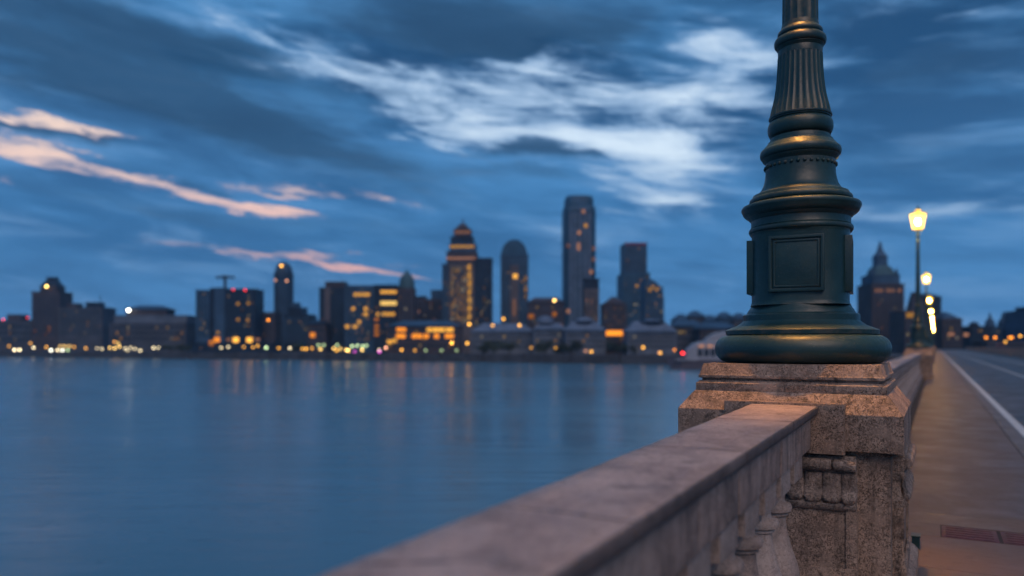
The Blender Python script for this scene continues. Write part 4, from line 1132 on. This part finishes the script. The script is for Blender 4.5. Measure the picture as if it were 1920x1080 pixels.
for where, _q, items in clusters:
    byc = {}
    for it in sorted(items): byc.setdefault(CN[it[2]], []).append(it)
    for cn, its in byc.items():
        for i, (x, y, col, b) in enumerate(its):
            lab = ('only ' if len(its) == 1 else ORD[i] + ' ') + cn + ' globe lamp from the left, ' + where
            if len(its) == 1: lab = 'single %s globe lamp on the far quay, %s' % (cn, where)
            quay_lamp(x, y, col, b * (.75 if col in (PAL, WHT) else 1.0), lab, 'street lamps along the far bank', 7.0 if y > 640 else 14.0)
for i, (x, y, b) in enumerate(((1849, 633, .55), (1866, 633, .6), (1893, 633, .55), (1897, 633, .6), (1913, 630, .5), (1885, 641, .4))):
    quay_lamp(x, y, ORG if i < 4 else AMB, b, '%s of the orange lamps at the far end of the road' % ORD[i].capitalize().lower(), 'street lamps at the end of the road', z=395 + i, ground=ROAD_Z)

# ---- trees on the waterfront
def tree(x, y_top, half_px, extra, label, seed):
    z = sd_at(x, extra); k = z / FPX; rnd = random.Random(seed)
    p = on_ground(x, z); o = empty('tree', p, rnd.random() * 6)
    H_ = EYE + (HOR - y_top) * k - LAND_Z; R0 = half_px * k
    mb = MB(); mb.tube((0, 0, 0), (0, 0, H_ * .55), .32, 8, .18)
    for q in range(6):
        a = q * 1.05 + rnd.random(); mb.tube((0, 0, H_ * (.22 + .05 * q)), (R0 * .55 * math.cos(a), R0 * .55 * math.sin(a), H_ * (.45 + .07 * q)), .13, 5, .05)
    mb.put('trunk', M['bark'], o)
    mb = MB()
    lumps = [(Vector((rnd.uniform(-.6, .6) * R0, rnd.uniform(-.6, .6) * R0, H_ * rnd.uniform(.30, .80))), rnd.uniform(.28, .45)) for _ in range(11)]
    for c, rr in lumps:
        for _ in range(110):
            d = Vector((rnd.gauss(0, 1), rnd.gauss(0, 1), rnd.gauss(0, .8))).normalized() * (rnd.random() ** .4)
            q = c + Vector((d.x * R0 * rr * 1.1, d.y * R0 * rr * 1.1, d.z * H_ * .20))
            if q.z < H_ * .14: continue
            u = Vector((rnd.gauss(0, 1), rnd.gauss(0, 1), rnd.gauss(0, 1))).normalized(); w = u.orthogonal().normalized(); s_ = rnd.uniform(.25, .5)
            mb.add([q + u * s_, q + w * s_ * .6, q - u * s_, q - w * s_ * .6], [(0, 1, 2, 3)])
    mb.put('crown', M['leaf'], o)
    tag(o, label, 'tree', 'dark trees along the far waterfront')
tl = [(925, 637, 22, 'wide low dark tree before the hipped pavilion'), (955, 640, 20, 'dark tree touching the wide low tree before the hipped pavilion'), (1020, 636, 17, 'narrow dark tree before the domed pavilion'),
      (1070, 634, 28, 'largest round dark tree on the waterfront below the tallest tower'), (1150, 640, 18, 'dark tree below the bright row of orange windows'), (1178, 643, 20, 'low dark tree before the house with curved roof'),
      (1048, 648, 12, 'small bush-like tree left of the largest round tree'), (905, 646, 14, 'small dark tree at the left end of the tree row'), (345, 646, 18, 'low dark tree on the quay right of the wide hall'),
      (320, 645, 16, 'low dark tree on the quay before the wide hall'), (555, 640, 14, 'small dark tree left of the brick warehouse')]
for i, (x, yt, hp, l_) in enumerate(tl): tree(x, yt, hp, 11, l_, 50 + i)

# ---- white tour boat at the quay
def boat():
    z = 262; k = z / FPX; xc = 1330
    p = P(xc, HOR, z); o = empty('tour_boat', (p.x, p.y, WATER_Z), TH)
    X = lambda px: (px - xc) * k
    Zb = lambda py: EYE + (HOR - py) * k - WATER_Z
    L0, L1 = X(1250), X(1412); W = 3.4
    R = []
    for f, wd, zt, zb in ((0, .06, Zb(668), Zb(680)), (.06, .45, Zb(670), -.2), (.15, .8, Zb(672), -.5), (.35, 1, Zb(674), -.6), (.8, 1, Zb(674), -.6), (.97, .9, Zb(672), -.4), (1, .85, Zb(672), -.2)):
        x = L0 + (L1 - L0) * f
        R.append([(x, -W * wd, zt), (x, -W * wd * .8, zb), (x, W * wd * .8, zb), (x, W * wd, zt)])
    MB().rings(R).put('hull', M['hull'], o)
    MB().box(X(1264), X(1408), -W * .98, W * .98, Zb(675.5), Zb(672.8)).put('deck', M['white_paint'], o)
    mb = MB(); R = []
    for px, wd, yt in ((1284, .72, 664), (1290, .8, 652), (1300, .85, 644), (1312, .87, 640.5), (1330, .87, 639), (1400, .87, 639)):
        R.append([(X(px), -W * wd, Zb(674)), (X(px), -W * wd, Zb(yt + 3)), (X(px), -W * wd * .75, Zb(yt)), (X(px), W * wd * .75, Zb(yt)), (X(px), W * wd, Zb(yt + 3)), (X(px), W * wd, Zb(674))])
    mb.rings(R); cab = mb.put('cabin', M['white_paint'], o, smooth=50)
    for px in range(1304, 1398, 12):
        MB().box(X(px), X(px + 9), -W * .87 - .05, -W * .87 + .1, Zb(668), Zb(654)).put('window', M['dark_glass'], cab)
    mb = MB(); R = []
    for px, yt in ((1318, 639), (1328, 630), (1340, 624), (1360, 621), (1385, 621), (1398, 630)):
        R.append([(X(px), -W * .6, Zb(640)), (X(px), -W * .6, Zb(yt + 1.5)), (X(px), 0, Zb(yt)), (X(px), W * .6, Zb(yt + 1.5)), (X(px), W * .6, Zb(640))])
    mb.rings(R); MBx = mb.put('upper_roof', M['white_paint'], o, smooth=60)
    for px in (1306, 1322, 1338): MB().box(X(px), X(px + 10), -W * .9 - .12, -W * .87, Zb(651), Zb(647)).put('lit_strip', lit(PNK, .55), cab)
    ml = MB().tube((X(1277), -W * .6, Zb(673)), (X(1277), -W * .6, Zb(662)), .08, 6).put('light_mast', M['dark_metal'], o)
    MB().ball((X(1277.5), -W * .62, Zb(662)), .42, .42, .42, 12, 8).put('red_lamp', lit(RED, lamp_strength(1.3, .42, z)), ml, smooth=80)
    MB().ball((X(1263), -W * .4, Zb(656)), .35, .35, .35, 12, 8).put('bow_lamp', lit(ORG, lamp_strength(.4, .35, z)), ml, smooth=80)
    tag(o, 'white round-roofed boat with a red lamp moored left of the foreground lamp base', 'boat')
boat()

# ---- vehicles far down the road
def car(x, y_base, z, paint, label, tall=1.45, name='parked_car', length=4.4, b=1.0):
    p = P(x, HOR, z); o = empty(name, (p.x, p.y, ROAD_Z), 0)
    W, L = .88, length
    pr = [(-L / 2, .35), (-L / 2 + .02, .85), (-L / 2 + .35, .92), (-L / 2 + .75, tall), (L * .12, tall), (L * .28, .95), (L / 2 - .1, .82), (L / 2, .45), (L / 2 - .1, .25), (-L / 2 + .1, .25)]
    R = []
    for sx, ins in ((-1, .10), (-.96, 0), (.96, 0), (1, .10)):
        R.append([(sx * W * (1 - (.16 if z_ > 1.0 else 0)), y_ * (1 - ins * .2), z_ - ins * .2 * (z_ > .8)) for y_, z_ in pr])
    body = MB().rings(R).put('body', paint, o, smooth=35)
    MB().add([(-W * .68, -L / 2 + .37, .97), (W * .68, -L / 2 + .37, .97), (W * .62, -L / 2 + .70, tall - .08), (-W * .62, -L / 2 + .70, tall - .08)], [(0, 1, 2, 3)]).put('rear_window', M['dark_glass'], o, (0, -.03, .01))
    for sx in (-1, 1):
        for yy in (-L * .3, L * .3):
            wv = MB().lathe([(.32, -.11), (.33, 0), (.32, .11)], 18).put('wheel', M['tyre'], o, (sx * (W - .1), yy, .32), (0, math.pi / 2, 0))
        MB().box(sx * W * .62 - .2, sx * W * .62 + .2, -L / 2 - .04, -L / 2 + .1, .66, .86).put('tail_light', lit(RED, 6.0 * b), o)
    tag(o, label, 'car' if tall < 1.7 else 'van')
car(1850, 660, 190, M['car_paint'], 'dark car with red tail lights far down the road', b=1.2, name='moving_car')
car(1864, 660, 215, M['car_paint'], 'dark car with red tail lights just right of the other car', b=1.6, name='moving_car')
car(1874, 655, 240, M['van_paint'], 'red van beyond the two dark cars on the road', 2.3, 'red_van', 5.2, b=.6)

# ================================================================== evening haze over the river
m = bpy.data.materials.new('evening_haze'); m.use_nodes = True
nt = m.node_tree; nt.nodes.clear()
pv = nt.nodes.new('ShaderNodeVolumePrincipled'); pv.inputs['Color'].default_value = (.34, .66, 1, 1); pv.inputs['Density'].default_value = .00017; pv.inputs['Anisotropy'].default_value = 0
mo = nt.nodes.new('ShaderNodeOutputMaterial'); nt.links.new(pv.outputs[0], mo.inputs['Volume'])
hz = MB().box(-1500, 1500, -300, 1500, WATER_Z - 4, EYE + 210).put('haze', m)
tag(hz, 'thin blue evening haze over the river and city', kind='stuff')
